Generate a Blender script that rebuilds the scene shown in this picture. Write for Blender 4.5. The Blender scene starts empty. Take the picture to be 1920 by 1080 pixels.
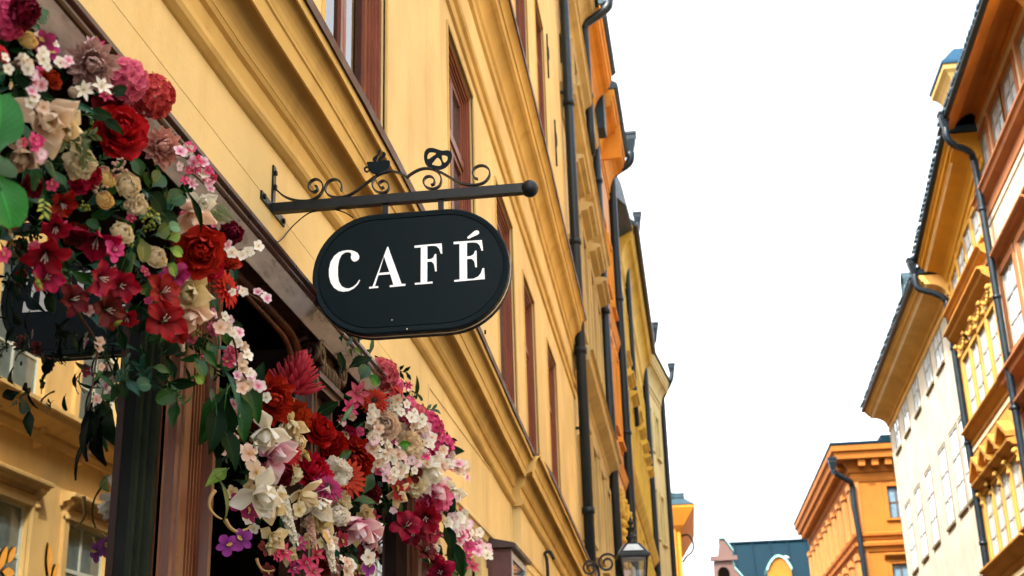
import bpy, bmesh, math, random
from mathutils import Vector, Matrix
random.seed(7)
sc = bpy.context.scene
C = sc.collection
PI = math.pi

# ------------------------------------------------------------------ camera
RX = Vector((0.9910118, 0.13072127, -0.02841773))      # camera right in the world
DN = Vector((-0.07060149, 0.33064793, -0.94110965))    # camera down
FW = Vector((-0.11362679, 0.9346571, 0.33690511))      # camera forward
CAM = Vector((0, 0, 1.6))
F = 2431.0
cd = bpy.data.cameras.new('camera')
cam = bpy.data.objects.new('camera', cd)
C.objects.link(cam)
m = Matrix.Identity(4)
for i in range(3):
    m[i][0] = RX[i]; m[i][1] = -DN[i]; m[i][2] = -FW[i]; m[i][3] = CAM[i]
cam.matrix_world = m
cd.sensor_width = 36
cd.lens = F / 1920 * 36
cd.clip_start = 0.05
cd.clip_end = 2000
cd.dof.use_dof = True
cd.dof.focus_distance = 4.9
cd.dof.aperture_fstop = 5.6
sc.camera = cam

# ------------------------------------------------------------------ sky, sun, exposure
SUN_DIR = Vector((-0.50, -0.66, 0.95)).normalized()     # towards the sun
el = math.asin(SUN_DIR.z)
az = math.atan2(SUN_DIR.x, SUN_DIR.y)                  # from +Y towards +X
w = bpy.data.worlds.new('World'); sc.world = w; w.use_nodes = True
nt = w.node_tree
bg = nt.nodes['Background']
sky = nt.nodes.new('ShaderNodeTexSky')
sky.sky_type = 'NISHITA'; sky.sun_disc = False
sky.sun_elevation = el; sky.sun_rotation = az
sky.air_density = 1.0; sky.dust_density = 6.0; sky.ozone_density = 1.0
hs = nt.nodes.new('ShaderNodeHueSaturation')
hs.inputs['Saturation'].default_value = 0.18           # a thin white overcast veil
nt.links.new(sky.outputs[0], hs.inputs['Color'])
nt.links.new(hs.outputs[0], bg.inputs[0])
bg.inputs[1].default_value = 0.15
sd = bpy.data.lights.new('sun', 'SUN'); sd.energy = 2.0; sd.angle = math.radians(0.6)
sd.color = (1.0, 0.93, 0.82)
so = bpy.data.objects.new('sun', sd); C.objects.link(so)
so.rotation_euler = SUN_DIR.to_track_quat('Z', 'Y').to_euler()
so.location = (0, 0, 60)
sc.view_settings.view_transform = 'Standard'
sc.view_settings.look = 'None'
sc.view_settings.gamma = 1
sc.view_settings.use_curve_mapping = False
sc.view_settings.exposure = 2.62

# ------------------------------------------------------------------ pixel -> world helpers (1920 x 1080 photograph)
def ray(px, py):
    r = RX * (px - 960) + DN * (py - 540) + FW * F
    return r.normalized()
def at_x(px, py, X):
    r = ray(px, py); return CAM + r * (X / r.x)
def at_y(px, py, Y):
    r = ray(px, py); return CAM + r * (Y / r.y)

# ------------------------------------------------------------------ materials
MATS = {}
def newmat(name):
    mt = bpy.data.materials.new(name); mt.use_nodes = True
    n = mt.node_tree.nodes; l = mt.node_tree.links
    return mt, n, l, n['Principled BSDF']
def ramp(n, l, src, stops):
    r = n.new('ShaderNodeValToRGB')
    while len(r.color_ramp.elements) < len(stops): r.color_ramp.elements.new(0.5)
    for e, (p, c) in zip(r.color_ramp.elements, stops):
        e.position = p; e.color = (*c, 1) if len(c) == 3 else c
    l.new(src, r.inputs[0]); return r
def noise(n, l, scale, detail=4, vec=None, rough=0.55):
    t = n.new('ShaderNodeTexNoise'); t.inputs['Scale'].default_value = scale
    t.inputs['Detail'].default_value = detail; t.inputs['Roughness'].default_value = rough
    if vec is not None: l.new(vec, t.inputs['Vector'])
    return t
def wpos(n, l, sx=1, sy=1, sz=1):
    g = n.new('ShaderNodeNewGeometry'); mp = n.new('ShaderNodeMapping')
    mp.inputs['Scale'].default_value = (sx, sy, sz)
    l.new(g.outputs['Position'], mp.inputs[0]); return mp.outputs[0]
def mixc(n, l, fac, a, b, mode='MIX'):
    x = n.new('ShaderNodeMix'); x.data_type = 'RGBA'; x.blend_type = mode
    if hasattr(fac, 'node'): l.new(fac, x.inputs[0])
    else: x.inputs[0].default_value = fac
    for s, v in ((6, a), (7, b)):
        if hasattr(v, 'node'): l.new(v, x.inputs[s])
        else: x.inputs[s].default_value = (*v, 1)
    return x.outputs[2]
def bump(n, l, h, p, strength=0.2, dist=0.01):
    b = n.new('ShaderNodeBump'); b.inputs['Strength'].default_value = strength
    b.inputs['Distance'].default_value = dist
    l.new(h, b.inputs['Height']); l.new(b.outputs[0], p.inputs['Normal'])
def mul(c, k): return tuple(min(1, x * k) for x in c)
def plaster(name, col, stain=(0.45, 0.30, 0.14), amt=0.35, rough=0.85, sc_=1.0, bmp=0.25, crack=0.0):
    if name in MATS: return MATS[name]
    mt, n, l, p = newmat(name)
    a = noise(n, l, 0.9 * sc_, 6, wpos(n, l))
    b = noise(n, l, 1.0, 5, wpos(n, l, 3 * sc_, 3 * sc_, 0.6 * sc_))
    c = noise(n, l, 55, 5, wpos(n, l))
    d = noise(n, l, 7 * sc_, 6, wpos(n, l), 0.7)
    r1 = ramp(n, l, a.outputs[0], [(0.35, mul(col, 0.86)), (0.65, mul(col, 1.08))])
    rs = ramp(n, l, b.outputs[0], [(0.52, (0, 0, 0)), (0.75, (amt, amt, amt))])
    c1 = mixc(n, l, rs.outputs[0], r1.outputs[0], tuple(x * y ** 0.5 for x, y in zip(stain, col)))
    rd = ramp(n, l, d.outputs[0], [(0.60, (0, 0, 0)), (0.74, (amt * 0.8,) * 3)])
    c2 = mixc(n, l, rd.outputs[0], c1, mul(col, 0.72))
    if crack:
        wv = n.new('ShaderNodeVectorMath'); wv.operation = 'MULTIPLY_ADD'
        dn = noise(n, l, 3.0, 4, wpos(n, l)); l.new(dn.outputs['Color'], wv.inputs[0]); wv.inputs[1].default_value = (0.5, 0.5, 0.5); l.new(wpos(n, l), wv.inputs[2])
        vo = n.new('ShaderNodeTexVoronoi'); vo.feature = 'DISTANCE_TO_EDGE'; vo.inputs['Scale'].default_value = 0.75; l.new(wv.outputs[0], vo.inputs['Vector'])
        mk = ramp(n, l, a.outputs[0], [(0.50, (0, 0, 0)), (0.62, (crack,) * 3)])
        ln = ramp(n, l, vo.outputs['Distance'], [(0.0, (1, 1, 1)), (0.006, (0, 0, 0))])
        fm = n.new('ShaderNodeMath'); fm.operation = 'MULTIPLY'; l.new(mk.outputs[0], fm.inputs[0]); l.new(ln.outputs[0], fm.inputs[1])
        c2 = mixc(n, l, fm.outputs[0], c2, mul(col, 0.45))
        e = noise(n, l, 2.2, 7, wpos(n, l, 1, 1, 0.8), 0.75)
        re = ramp(n, l, e.outputs[0], [(0.56, (0, 0, 0)), (0.70, (0.5,) * 3)])
        c2 = mixc(n, l, re.outputs[0], c2, tuple(x * y for x, y in zip(col, (0.86, 0.76, 0.60))))
    l.new(c2, p.inputs['Base Color'])
    p.inputs['Roughness'].default_value = rough
    p.inputs['Specular IOR Level'].default_value = 0.3
    mh = n.new('ShaderNodeMath'); mh.operation = 'ADD'
    l.new(c.outputs[0], mh.inputs[0]); l.new(d.outputs[0], mh.inputs[1])
    bump(n, l, mh.outputs[0], p, bmp, 0.006)
    MATS[name] = mt; return mt
def paint(name, col, rough=0.4, var=0.15, metal=0.0, bmp=0.15, scale=9, stretch=(1, 1, 1), ior=1.5, coat=0.0, spec=0.5):
    if name in MATS: return MATS[name]
    mt, n, l, p = newmat(name)
    a = noise(n, l, scale, 6, wpos(n, l, *stretch), 0.65)
    r1 = ramp(n, l, a.outputs[0], [(0.3, mul(col, 1 - var)), (0.7, mul(col, 1 + var))])
    l.new(r1.outputs[0], p.inputs['Base Color'])
    rr = ramp(n, l, a.outputs[0], [(0.3, (rough * 0.75,) * 3), (0.7, (min(1, rough * 1.3),) * 3)])
    l.new(rr.outputs[0], p.inputs['Roughness'])
    p.inputs['Metallic'].default_value = metal
    p.inputs['IOR'].default_value = ior; p.inputs['Specular IOR Level'].default_value = spec
    p.inputs['Coat Weight'].default_value = coat
    if bmp: bump(n, l, a.outputs[0], p, bmp, 0.004)
    MATS[name] = mt; return mt
def pane_mat(name, col, ior=1.9, rough=0.03, wave=0.0):
    if name in MATS: return MATS[name]
    mt, n, l, p = newmat(name)
    a = noise(n, l, 2.5, 3, wpos(n, l))
    r1 = ramp(n, l, a.outputs[0], [(0.3, mul(col, 0.7)), (0.7, mul(col, 1.2))])
    l.new(r1.outputs[0], p.inputs['Base Color'])
    p.inputs['Roughness'].default_value = rough; p.inputs['IOR'].default_value = ior
    if wave:
        b = noise(n, l, 1.3, 2, wpos(n, l)); bump(n, l, b.outputs[0], p, wave, 0.01)
    MATS[name] = mt; return mt
def see_through(name, refl=1.5, tint=(0.9, 0.93, 0.93)):
    if name in MATS: return MATS[name]
    mt = bpy.data.materials.new(name); mt.use_nodes = True
    n = mt.node_tree.nodes; l = mt.node_tree.links; n.clear()
    o = n.new('ShaderNodeOutputMaterial'); t = n.new('ShaderNodeBsdfTransparent'); g = n.new('ShaderNodeBsdfGlossy')
    fr = n.new('ShaderNodeFresnel'); mx = n.new('ShaderNodeMixShader')
    fr.inputs[0].default_value = refl; g.inputs['Roughness'].default_value = 0.02
    t.inputs[0].default_value = (*tint, 1)
    l.new(fr.outputs[0], mx.inputs[0]); l.new(t.outputs[0], mx.inputs[1]); l.new(g.outputs[0], mx.inputs[2])
    l.new(mx.outputs[0], o.inputs[0]); MATS[name] = mt; return mt
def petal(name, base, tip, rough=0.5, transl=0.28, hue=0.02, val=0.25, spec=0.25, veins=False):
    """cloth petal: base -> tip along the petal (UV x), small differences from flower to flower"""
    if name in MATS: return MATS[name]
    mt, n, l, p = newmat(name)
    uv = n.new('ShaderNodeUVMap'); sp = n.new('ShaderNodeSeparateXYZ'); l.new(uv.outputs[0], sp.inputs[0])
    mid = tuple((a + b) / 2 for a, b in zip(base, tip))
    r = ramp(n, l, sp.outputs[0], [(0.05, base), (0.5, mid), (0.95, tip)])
    vm = n.new('ShaderNodeMapping'); vm.inputs['Scale'].default_value = (1.5, 26, 1); l.new(uv.outputs[0], vm.inputs[0])
    vein = noise(n, l, 1.0, 3, vm.outputs[0])
    rv = ramp(n, l, vein.outputs[0], [(0.3, (0.86, 0.86, 0.86)), (0.6, (1, 1, 1))])
    c1 = mixc(n, l, 0.8, r.outputs[0], rv.outputs[0], 'MULTIPLY')
    if veins:
        def mth(op, a_, b_=None):
            q = n.new('ShaderNodeMath'); q.operation = op
            for i_, v_ in enumerate((a_, b_)):
                if v_ is None: continue
                if hasattr(v_, 'node'): l.new(v_, q.inputs[i_])
                else: q.inputs[i_].default_value = v_
            return q.outputs[0]
        side = mth('ABSOLUTE', mth('SUBTRACT', sp.outputs[1], 0.5))
        band = mth('FRACT', mth('MULTIPLY', mth('SUBTRACT', sp.outputs[0], mth('MULTIPLY', side, 0.75)), 8.0))
        v1 = ramp(n, l, band, [(0.0, (1, 1, 1)), (0.10, (0, 0, 0))]); v2 = ramp(n, l, side, [(0.015, (1, 1, 1)), (0.04, (0, 0, 0))])
        vm_ = mth('MULTIPLY', mth('MAXIMUM', v1.outputs[0], v2.outputs[0]), 0.55)
        c1 = mixc(n, l, vm_, c1, tuple(min(1, x * 2.0 + 0.01) for x in tip))
    oi = n.new('ShaderNodeObjectInfo'); h = n.new('ShaderNodeHueSaturation')
    mr = n.new('ShaderNodeMapRange'); l.new(oi.outputs['Random'], mr.inputs[0])
    mr.inputs[3].default_value = 1 - val; mr.inputs[4].default_value = 1 + val * 0.6
    l.new(mr.outputs[0], h.inputs['Value'])
    mr2 = n.new('ShaderNodeMapRange'); l.new(oi.outputs['Random'], mr2.inputs[0])
    mr2.inputs[3].default_value = 0.5 + hue; mr2.inputs[4].default_value = 0.5 - hue
    l.new(mr2.outputs[0], h.inputs['Hue'])
    l.new(c1, h.inputs['Color'])
    l.new(h.outputs[0], p.inputs['Base Color'])
    p.inputs['Roughness'].default_value = rough; p.inputs['Specular IOR Level'].default_value = spec
    bump(n, l, vein.outputs[0], p, 0.25, 0.002)
    t = n.new('ShaderNodeBsdfTranslucent'); l.new(h.outputs[0], t.inputs[0])
    mx = n.new('ShaderNodeMixShader'); mx.inputs[0].default_value = transl
    l.new(p.outputs[0], mx.inputs[1]); l.new(t.outputs[0], mx.inputs[2])
    l.new(mx.outputs[0], n['Material Output'].inputs[0])
    MATS[name] = mt; return mt

# ------------------------------------------------------------------ mesh building
WL = {}                                   # world place of every empty / part parent
class Fr:
    """a wall's own coordinates: u along it, v up, n out of it"""
    def __init__(s, ox, oy, du, dn, slope=0.0, u0=0.0):
        s.o = Vector((ox, oy, 0)); s.du = Vector((*du, 0)); s.dn = Vector((*dn, 0)); s.sl = slope; s.u0 = u0
    def __call__(s, u, v, n=0.0):
        p = s.o + s.du * u + s.dn * n; p.z = v + s.sl * (u - s.u0); return p
class MB:
    def __init__(s): s.v = []; s.f = []; s.uv = []; s.mi = []; s.sm = []
    def add(s, pts, faces, uvs=None, mi=0, smooth=False):
        b = len(s.v); s.v += [Vector(p) for p in pts]
        s.uv += uvs if uvs else [(0.5, 0.5)] * len(pts)
        for f in faces: s.f.append([b + i for i in f]); s.mi.append(mi); s.sm.append(smooth)
    def quad(s, a, b, c, d, mi=0): s.add([a, b, c, d], [(0, 1, 2, 3)], None, mi)
    def sweep(s, rings, closed=True, caps=True, smooth=False, mi=0):
        k = len(rings[0]); pts = [p for r in rings for p in r]; fs = []
        for i in range(len(rings) - 1):
            for j in range(k if closed else k - 1):
                a = i * k + j; b = i * k + (j + 1) % k
                fs.append((a, b, b + k, a + k))
        if caps and closed:
            fs.append(tuple(range(k - 1, -1, -1))); fs.append(tuple((len(rings) - 1) * k + j for j in range(k)))
        s.add(pts, fs, None, mi, smooth)
    def box(s, fr, u0, u1, v0, v1, n0, n1, mi=0):
        s.sweep([[fr(u, v0, n0), fr(u, v0, n1), fr(u, v1, n1), fr(u, v1, n0)] for u in (u0, u1)], mi=mi)
    def prism(s, fr, prof, us, mi=0, smooth=False):
        """profile [(n, v)] pulled along u; us: list of u or (u, dn, dv)"""
        rings = []
        for u in us:
            du, dn, dv = (u if isinstance(u, tuple) else (u, 0, 0))
            rings.append([fr(du, v + dv, n + dn) for n, v in prof])
        s.sweep(rings, mi=mi, smooth=smooth)
    def tube(s, path, r, k=8, smooth=True, mi=0):
        path = [Vector(p) for p in path]; rings = []
        up = None
        for i, p in enumerate(path):
            d = (path[min(i + 1, len(path) - 1)] - path[max(i - 1, 0)]).normalized()
            if up is None: up = Vector((0, 0, 1)) if abs(d.z) < 0.9 else Vector((1, 0, 0))
            a = d.cross(up).normalized(); up = a.cross(d).normalized()
            rr = r(i / max(1, len(path) - 1)) if callable(r) else r
            rings.append([p + a * (math.cos(2 * PI * j / k) * rr) + up * (math.sin(2 * PI * j / k) * rr) for j in range(k)])
        s.sweep(rings, smooth=smooth, mi=mi)
    def strap(s, path, wv, t, mi=0):
        """flat iron strap: path, wide along vector wv, t thick"""
        path = [Vector(p) for p in path]; wv = Vector(wv); rings = []
        for i, p in enumerate(path):
            d = (path[min(i + 1, len(path) - 1)] - path[max(i - 1, 0)]).normalized()
            nn = d.cross(wv).normalized() * t / 2
            rings.append([p - wv / 2 - nn, p + wv / 2 - nn, p + wv / 2 + nn, p - wv / 2 + nn])
        s.sweep(rings, mi=mi)
    def lathe(s, c, prof, k=14, smooth=True, mi=0, rot=0.0):
        c = Vector(c)
        s.sweep([[c + Vector((math.cos(2 * PI * j / k + rot) * r, math.sin(2 * PI * j / k + rot) * r, z)) for j in range(k)] for r, z in prof], smooth=smooth, mi=mi)
    def mesh(s, name, mats, org=Vector((0, 0, 0))):
        me = bpy.data.meshes.new(name)
        me.from_pydata([tuple(p - org) for p in s.v], [], s.f)
        for q in (mats if isinstance(mats, (list, tuple)) else [mats]): me.materials.append(q)
        me.polygons.foreach_set('material_index', s.mi); me.polygons.foreach_set('use_smooth', s.sm)
        ul = me.uv_layers.new(name='UVMap')
        li = [0] * len(me.loops); me.loops.foreach_get('vertex_index', li)
        ul.data.foreach_set('uv', [c for i in li for c in s.uv[i]])
        bm = bmesh.new(); bm.from_mesh(me); bmesh.ops.recalc_face_normals(bm, faces=bm.faces); bm.to_mesh(me); bm.free()
        me.update(); return me
    def build(s, name, mats, parent=None):
        org = WL.get(parent.name, Vector((0, 0, 0))) if parent else Vector((0, 0, 0))
        o = bpy.data.objects.new(name, s.mesh(name, mats, org)); C.objects.link(o)
        if parent: o.parent = parent
        WL[o.name] = org.copy(); return o
def thing(name, label, cat, loc=(0, 0, 0), group=None):
    o = bpy.data.objects.new(name, None); C.objects.link(o); o.location = loc
    o.empty_display_size = 0.2
    WL[o.name] = Vector(loc); o['label'] = label; o['category'] = cat
    if group: o['group'] = group
    return o
def plain(name, mb, mat, kind='structure'):
    o = mb.build(name, mat); o['kind'] = kind; return o
def flat_shape(loops, tomap, thick_vec):
    """outline (first loop) with holes -> solid plate; loops in 2-D, tomap puts a 2-D point in the world"""
    cu = bpy.data.curves.new('tmp', 'CURVE'); cu.dimensions = '2D'; cu.fill_mode = 'BOTH'
    for lp in loops:
        sp = cu.splines.new('POLY'); sp.points.add(len(lp) - 1)
        for q, (x, y) in zip(sp.points, lp): q.co = (x, y, 0, 1)
        sp.use_cyclic_u = True
    ob = bpy.data.objects.new('tmp', cu); C.objects.link(ob)
    dg = bpy.context.evaluated_depsgraph_get(); dg.update()
    me = bpy.data.meshes.new_from_object(ob.evaluated_get(dg))
    vs = [(q.co.x, q.co.y) for q in me.vertices]; fs = [list(p.vertices) for p in me.polygons]
    bpy.data.objects.remove(ob); bpy.data.curves.remove(cu); bpy.data.meshes.remove(me)
    mb = MB(); tv = Vector(thick_vec); pts = [Vector(tomap(x, y)) for x, y in vs]
    # merge doubles by rounding
    key = {}; idx = []; up = []
    for p, q in zip(pts, vs):
        k = (round(q[0], 5), round(q[1], 5))
        if k not in key: key[k] = len(up); up.append(p)
        idx.append(key[k])
    tri = [[idx[i] for i in f] for f in fs]; n0 = len(up)
    edges = {}
    for f in tri:
        for i in range(len(f)):
            a, b = f[i], f[(i + 1) % len(f)]
            if (b, a) in edges: del edges[(b, a)]
            else: edges[(a, b)] = 1
    faces = [tuple(f) for f in tri] + [tuple(i + n0 for i in reversed(f)) for f in tri]
    faces += [(b, a, a + n0, b + n0) for a, b in edges]
    mb.add([p for p in up] + [p + tv for p in up], faces)
    return mb
def smooth_path(pts, n=6):
    """Catmull-Rom through 2-D or 3-D points"""
    P = [Vector(p) if len(p) == 3 else Vector((p[0], p[1], 0)) for p in pts]; out = []
    for i in range(len(P) - 1):
        a = P[max(i - 1, 0)]; b = P[i]; c = P[i + 1]; d = P[min(i + 2, len(P) - 1)]
        for k in range(n):
            t = k / n
            out.append(0.5 * ((2 * b) + (c - a) * t + (2 * a - 5 * b + 4 * c - d) * t * t + (3 * b - a - 3 * c + d) * t ** 3))
    out.append(P[-1]); return out
def smooth_loop(pts, n=4):
    P = [Vector((p[0], p[1])) for p in pts]; k = len(P); out = []
    for i in range(k):
        a, b, c, d = P[i - 1], P[i], P[(i + 1) % k], P[(i + 2) % k]
        for j in range(n):
            t = j / n
            q = 0.5 * ((2 * b) + (c - a) * t + (2 * a - 5 * b + 4 * c - d) * t * t + (3 * b - a - 3 * c + d) * t ** 3)
            out.append((q.x, q.y))
    return out
def wall_mesh(mb, fr, u0, u1, v0, v1, ops, depth=0.25, n=0.0):
    """wall face with real openings and their reveals; ops: (u0,u1,v0,v1)"""
    us = sorted({u0, u1, *[q for o in ops for q in o[:2] if u0 < q < u1]})
    vs = sorted({v0, v1, *[q for o in ops for q in o[2:4] if v0 < q < v1]})
    for i in range(len(us) - 1):
        run = None
        for j in range(len(vs) - 1):
            a, b = (us[i] + us[i + 1]) / 2, (vs[j] + vs[j + 1]) / 2
            solid = not any(o[0] < a < o[1] and o[2] < b < o[3] for o in ops)
            if solid: mb.quad(fr(us[i], vs[j], n), fr(us[i + 1], vs[j], n), fr(us[i + 1], vs[j + 1], n), fr(us[i], vs[j + 1], n))
    for o in ops:
        a, b, c, d = o[:4]; depth_ = o[4] if len(o) > 4 else depth
        mb.quad(fr(a, c, n), fr(a, d, n), fr(a, d, n - depth_), fr(a, c, n - depth_))
        mb.quad(fr(b, c, n), fr(b, d, n), fr(b, d, n - depth_), fr(b, c, n - depth_))
        mb.quad(fr(a, d, n), fr(b, d, n), fr(b, d, n - depth_), fr(a, d, n - depth_))
        mb.quad(fr(a, c, n), fr(b, c, n), fr(b, c, n - depth_), fr(a, c, n - depth_))
def ring(mb, fr, a, b, c, d, t, n0, n1):
    """rectangular frame of four bars"""
    mb.box(fr, a, a + t, c, d, n0, n1); mb.box(fr, b - t, b, c, d, n0, n1)
    mb.box(fr, a + t, b - t, d - t, d, n0, n1 - 0.0015); mb.box(fr, a + t, b - t, c, c + t, n0, n1 - 0.0015)

# ------------------------------------------------------------------ material palette
YEL = plaster('yellow_plaster', (0.645, 0.475, 0.205), (0.42, 0.24, 0.09), 0.35, crack=0.5)
YEL_TRIM = plaster('ochre_stucco', (0.55, 0.365, 0.115), (0.32, 0.18, 0.06), 0.45, crack=0.3)
WOOD = paint('red_brown_paint', (0.16, 0.045, 0.022), 0.4, 0.3, bmp=0.3, scale=14, stretch=(1, 1, 0.25), spec=0.2)
WOOD_DK = paint('dark_brown_gloss', (0.035, 0.014, 0.008), 0.32, 0.35, bmp=0.35, scale=18, stretch=(1, 1, 0.2), spec=0.22)
WOOD_DOOR = paint('brown_varnish', (0.095, 0.028, 0.011), 0.32, 0.45, bmp=0.5, scale=16, stretch=(1, 1, 0.12), spec=0.28)
BOARD = paint('pale_fascia', (0.36, 0.31, 0.27), 0.3, 0.35, bmp=0.3, scale=20, stretch=(1, 0.3, 1))  # pale grey-brown base colour, tone varied by noise
GREENBLK = paint('green_black_frame', (0.008, 0.012, 0.005), 0.4, 0.3, bmp=0.2, spec=0.25)
FLASH = paint('brown_sheet_metal', (0.048, 0.017, 0.011), 0.5, 0.3, bmp=0.25, scale=6, spec=0.25)
IRON = paint('black_iron', (0.003, 0.0065, 0.008), 0.4, 0.3, bmp=0.25, scale=60, spec=0.25)
PIPE = paint('blue_black_pipe', (0.004, 0.010, 0.015), 0.4, 0.25, bmp=0.1, spec=0.25)
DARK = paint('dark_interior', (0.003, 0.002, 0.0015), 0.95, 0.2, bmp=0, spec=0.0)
ROOF_DK = paint('blue_grey_roof', (0.014, 0.034, 0.045), 0.5, 0.3, bmp=0.3, scale=5, spec=0.2)
SIGN = paint('dark_teal_sign', (0.0010, 0.0060, 0.0085), 0.45, 0.12, bmp=0.03, scale=30, spec=0.09)
WHITE = paint('white_letter', (0.86, 0.86, 0.84), 0.45, 0.03, bmp=0)
STRIP = paint('pale_sign_edge', (0.62, 0.52, 0.36), 0.35, 0.1, bmp=0)
CURT = paint('grey_curtain', (0.30, 0.28, 0.24), 0.9, 0.25, bmp=0, scale=7, stretch=(6, 6, 0.2))
MIRROR = pane_mat('shop_glass', (0.0015, 0.002, 0.002), 2.6, 0.008, 0.015)
GLASS_L = pane_mat('window_glass', (0.05, 0.06, 0.065), 2.4, 0.03, 0.05)
GOLD = paint('gold_leaf_decal', (0.55, 0.24, 0.02), 0.5, 0.1, bmp=0)
STONE = plaster('street_stone', (0.16, 0.15, 0.14), (0.1, 0.09, 0.08), 0.4, 0.8)

# ------------------------------------------------------------------ ground
g = MB(); g.add([(-300, -300, -0.02), (300, -300, -0.02), (300, 600, -0.02), (-300, 600, -0.02)], [(0, 1, 2, 3)])
plain('ground', g, STONE)
g = MB(); g.add([(-1.5, -30, 0.0), (9, -30, 0.0), (9, 110, 0.0), (-1.5, 110, 0.0)], [(0, 1, 2, 3)])
plain('street', g, plaster('cobble_grey', (0.05, 0.045, 0.04), (0.1, 0.09, 0.08), 0.4, 0.8))

# ------------------------------------------------------------------ cafe building (left, near)
L = Fr(-1.5, 0, (0, 1), (1, 0))
cafe = thing('cafe_building', 'yellow plastered corner of the left row with brown framed windows and a dark timber shopfront', 'building', (-1.5, 3, 0))
def dz(u): return -0.045 * (u - 9.9)
WINS = [(5.22, 6.53, 4.62, 7.3), (8.66, 9.88, 4.55, 6.93), (11.22, 12.47, 4.42, 6.76), (13.32, 14.40, 4.32, 6.58), (15.80, 16.98, 4.22, 6.56)]
UPS = [(13.45, 14.84, 9.6, 12.0), (15.95, 17.15, 9.6, 11.9)]
ops = list(WINS) + list(UPS) + [(0.55, 3.63, 0.0, 3.22, 0.01), (4.0, 4.98, 0, 3.22, 0.01), (5.2, 7.2, 0.0, 3.22, 0.01), (8.45, 9.55, 0, 2.93)]
mb = MB(); wall_mesh(mb, L, -3, 20.25, 0, 18.4, ops, 0.30)
mb.build('wall', YEL, cafe)
mb = MB(); mb.box(L, -3, 20.2, 0, 18.4, -9, -2.72); mb.build('core', DARK, cafe)
# raised ground storey of the right hand section
mb = MB()
mb.box(L, 11.86, 20.2, 0, 4.02, -0.02, 0.075)
mb.build('wall', YEL, cafe)

# string cornices : profile (n, v) relative to the flashing edge
R0_ = random.Random(3)
def ledge_us(a, b, f, step=0.7):
    k = max(1, int((b - a) / step)); return [(a + (b - a) * i / k, R0_.uniform(-.003, .003), f(a + (b - a) * i / k) + R0_.uniform(-.003, .003)) for i in range(k + 1)]
def lerp_knots(kn):
    def f(u):
        if u <= kn[0][0]: return kn[0][1]
        for (a, p), (b, q) in zip(kn, kn[1:]):
            if u <= b: return p + (q - p) * (u - a) / (b - a)
        return kn[-1][1]
    return f
z1 = lerp_knots([(-3, 4.35), (3, 4.36), (4.2, 4.385), (5.1, 4.43), (6.3, 4.455), (8.4, 4.41), (11.3, 4.25), (14, 4.14), (18, 3.98), (20.2, 3.9)])
def arc(cx, cy, r0, r1, a0, a1, k=6):
    return [(cx + r0 * math.cos(math.radians(a0 + (a1 - a0) * i / k)), cy + r1 * math.sin(math.radians(a0 + (a1 - a0) * i / k))) for i in range(k + 1)]
PROF1 = [(-0.01, -0.50)] + [(0.0, -0.50), (0.012, -0.498)] + arc(0.012, -0.462, 0.032, 0.034, -80, 80, 5) + [(0.014, -0.425), (0.010, -0.40), (0.012, -0.335)] \
    + [(0.03, -0.33), (0.04, -0.315)] + arc(0.115, -0.315, 0.072, 0.125, 180, 100, 6) + [(0.128, -0.188), (0.131, -0.246), (0.141, -0.248), (0.144, -0.175), (0.152, -0.172), (0.152, -0.160)] \
    + arc(0.222, -0.15, 0.066, 0.100, 180, 110, 5) + [(0.206, -0.056), (0.208, -0.085), (0.216, -0.086), (0.218, -0.045), (-0.01, -0.045)]
for a, b, off, nm in ((-3, 11.8, 0.0, 0), (11.8, 20.2, 0.075, 1)):
    mb = MB(); mb.prism(L, [(n + off if n > -0.005 else n, v) for n, v in PROF1], ledge_us(a + 0.001 * nm, b, z1))
    o = mb.build('string_cornice', YEL_TRIM, cafe)
mb = MB()
mb.prism(L, [(-0.01, -0.043), (0.225, -0.043), (0.232, -0.050), (0.236, -0.006), (0.22, 0.004), (0.02, 0.13), (-0.01, 0.135)], [(u, (0.075 if u > 11.8 else 0) * min(1, max(0, (u - 11.6))), d) for u, _, d in ledge_us(-3, 20.2, z1, 0.31)])
mb.build('ledge_flashing', FLASH, cafe)
z2 = lerp_knots([(-3, 8.45), (10.8, 8.44), (13.6, 8.47), (18, 8.34), (20.2, 8.27)])
PROF2 = [(-0.01, -0.62), (0.0, -0.62), (0.03, -0.60), (0.035, -0.53), (0.02, -0.50), (0.05, -0.46)] + arc(0.15, -0.44, 0.1, 0.16, 180, 95, 6) + [(0.17, -0.26), (0.175, -0.17), (0.19, -0.165)] \
    + arc(0.255, -0.15, 0.065, 0.09, 180, 95, 4) + [(0.245, -0.05), (-0.01, -0.05)]
mb = MB(); mb.prism(L, PROF2, ledge_us(4, 20.2, z2)); mb.build('string_cornice', YEL_TRIM, cafe)
mb = MB(); mb.prism(L, [(-0.01, -0.048), (0.255, -0.048), (0.262, -0.055), (0.265, -0.005), (0.25, 0.0), (-0.01, 0.14)], ledge_us(4, 20.2, z2)); mb.build('ledge_flashing', FLASH, cafe)
mb = MB(); mb.prism(L, [(-0.01, -0.16), (0.0, -0.16), (0.025, -0.15), (0.03, -0.11), (0.012, -0.09), (0.012, 0.02), (0.04, 0.04), (0.05, 0.08), (0.0, 0.11), (-0.01, 0.11)], ledge_us(4, 20.2, lambda u: 7.25 + 0.4 * dz(u)))
mb.build('string_cornice', YEL_TRIM, cafe)
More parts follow.
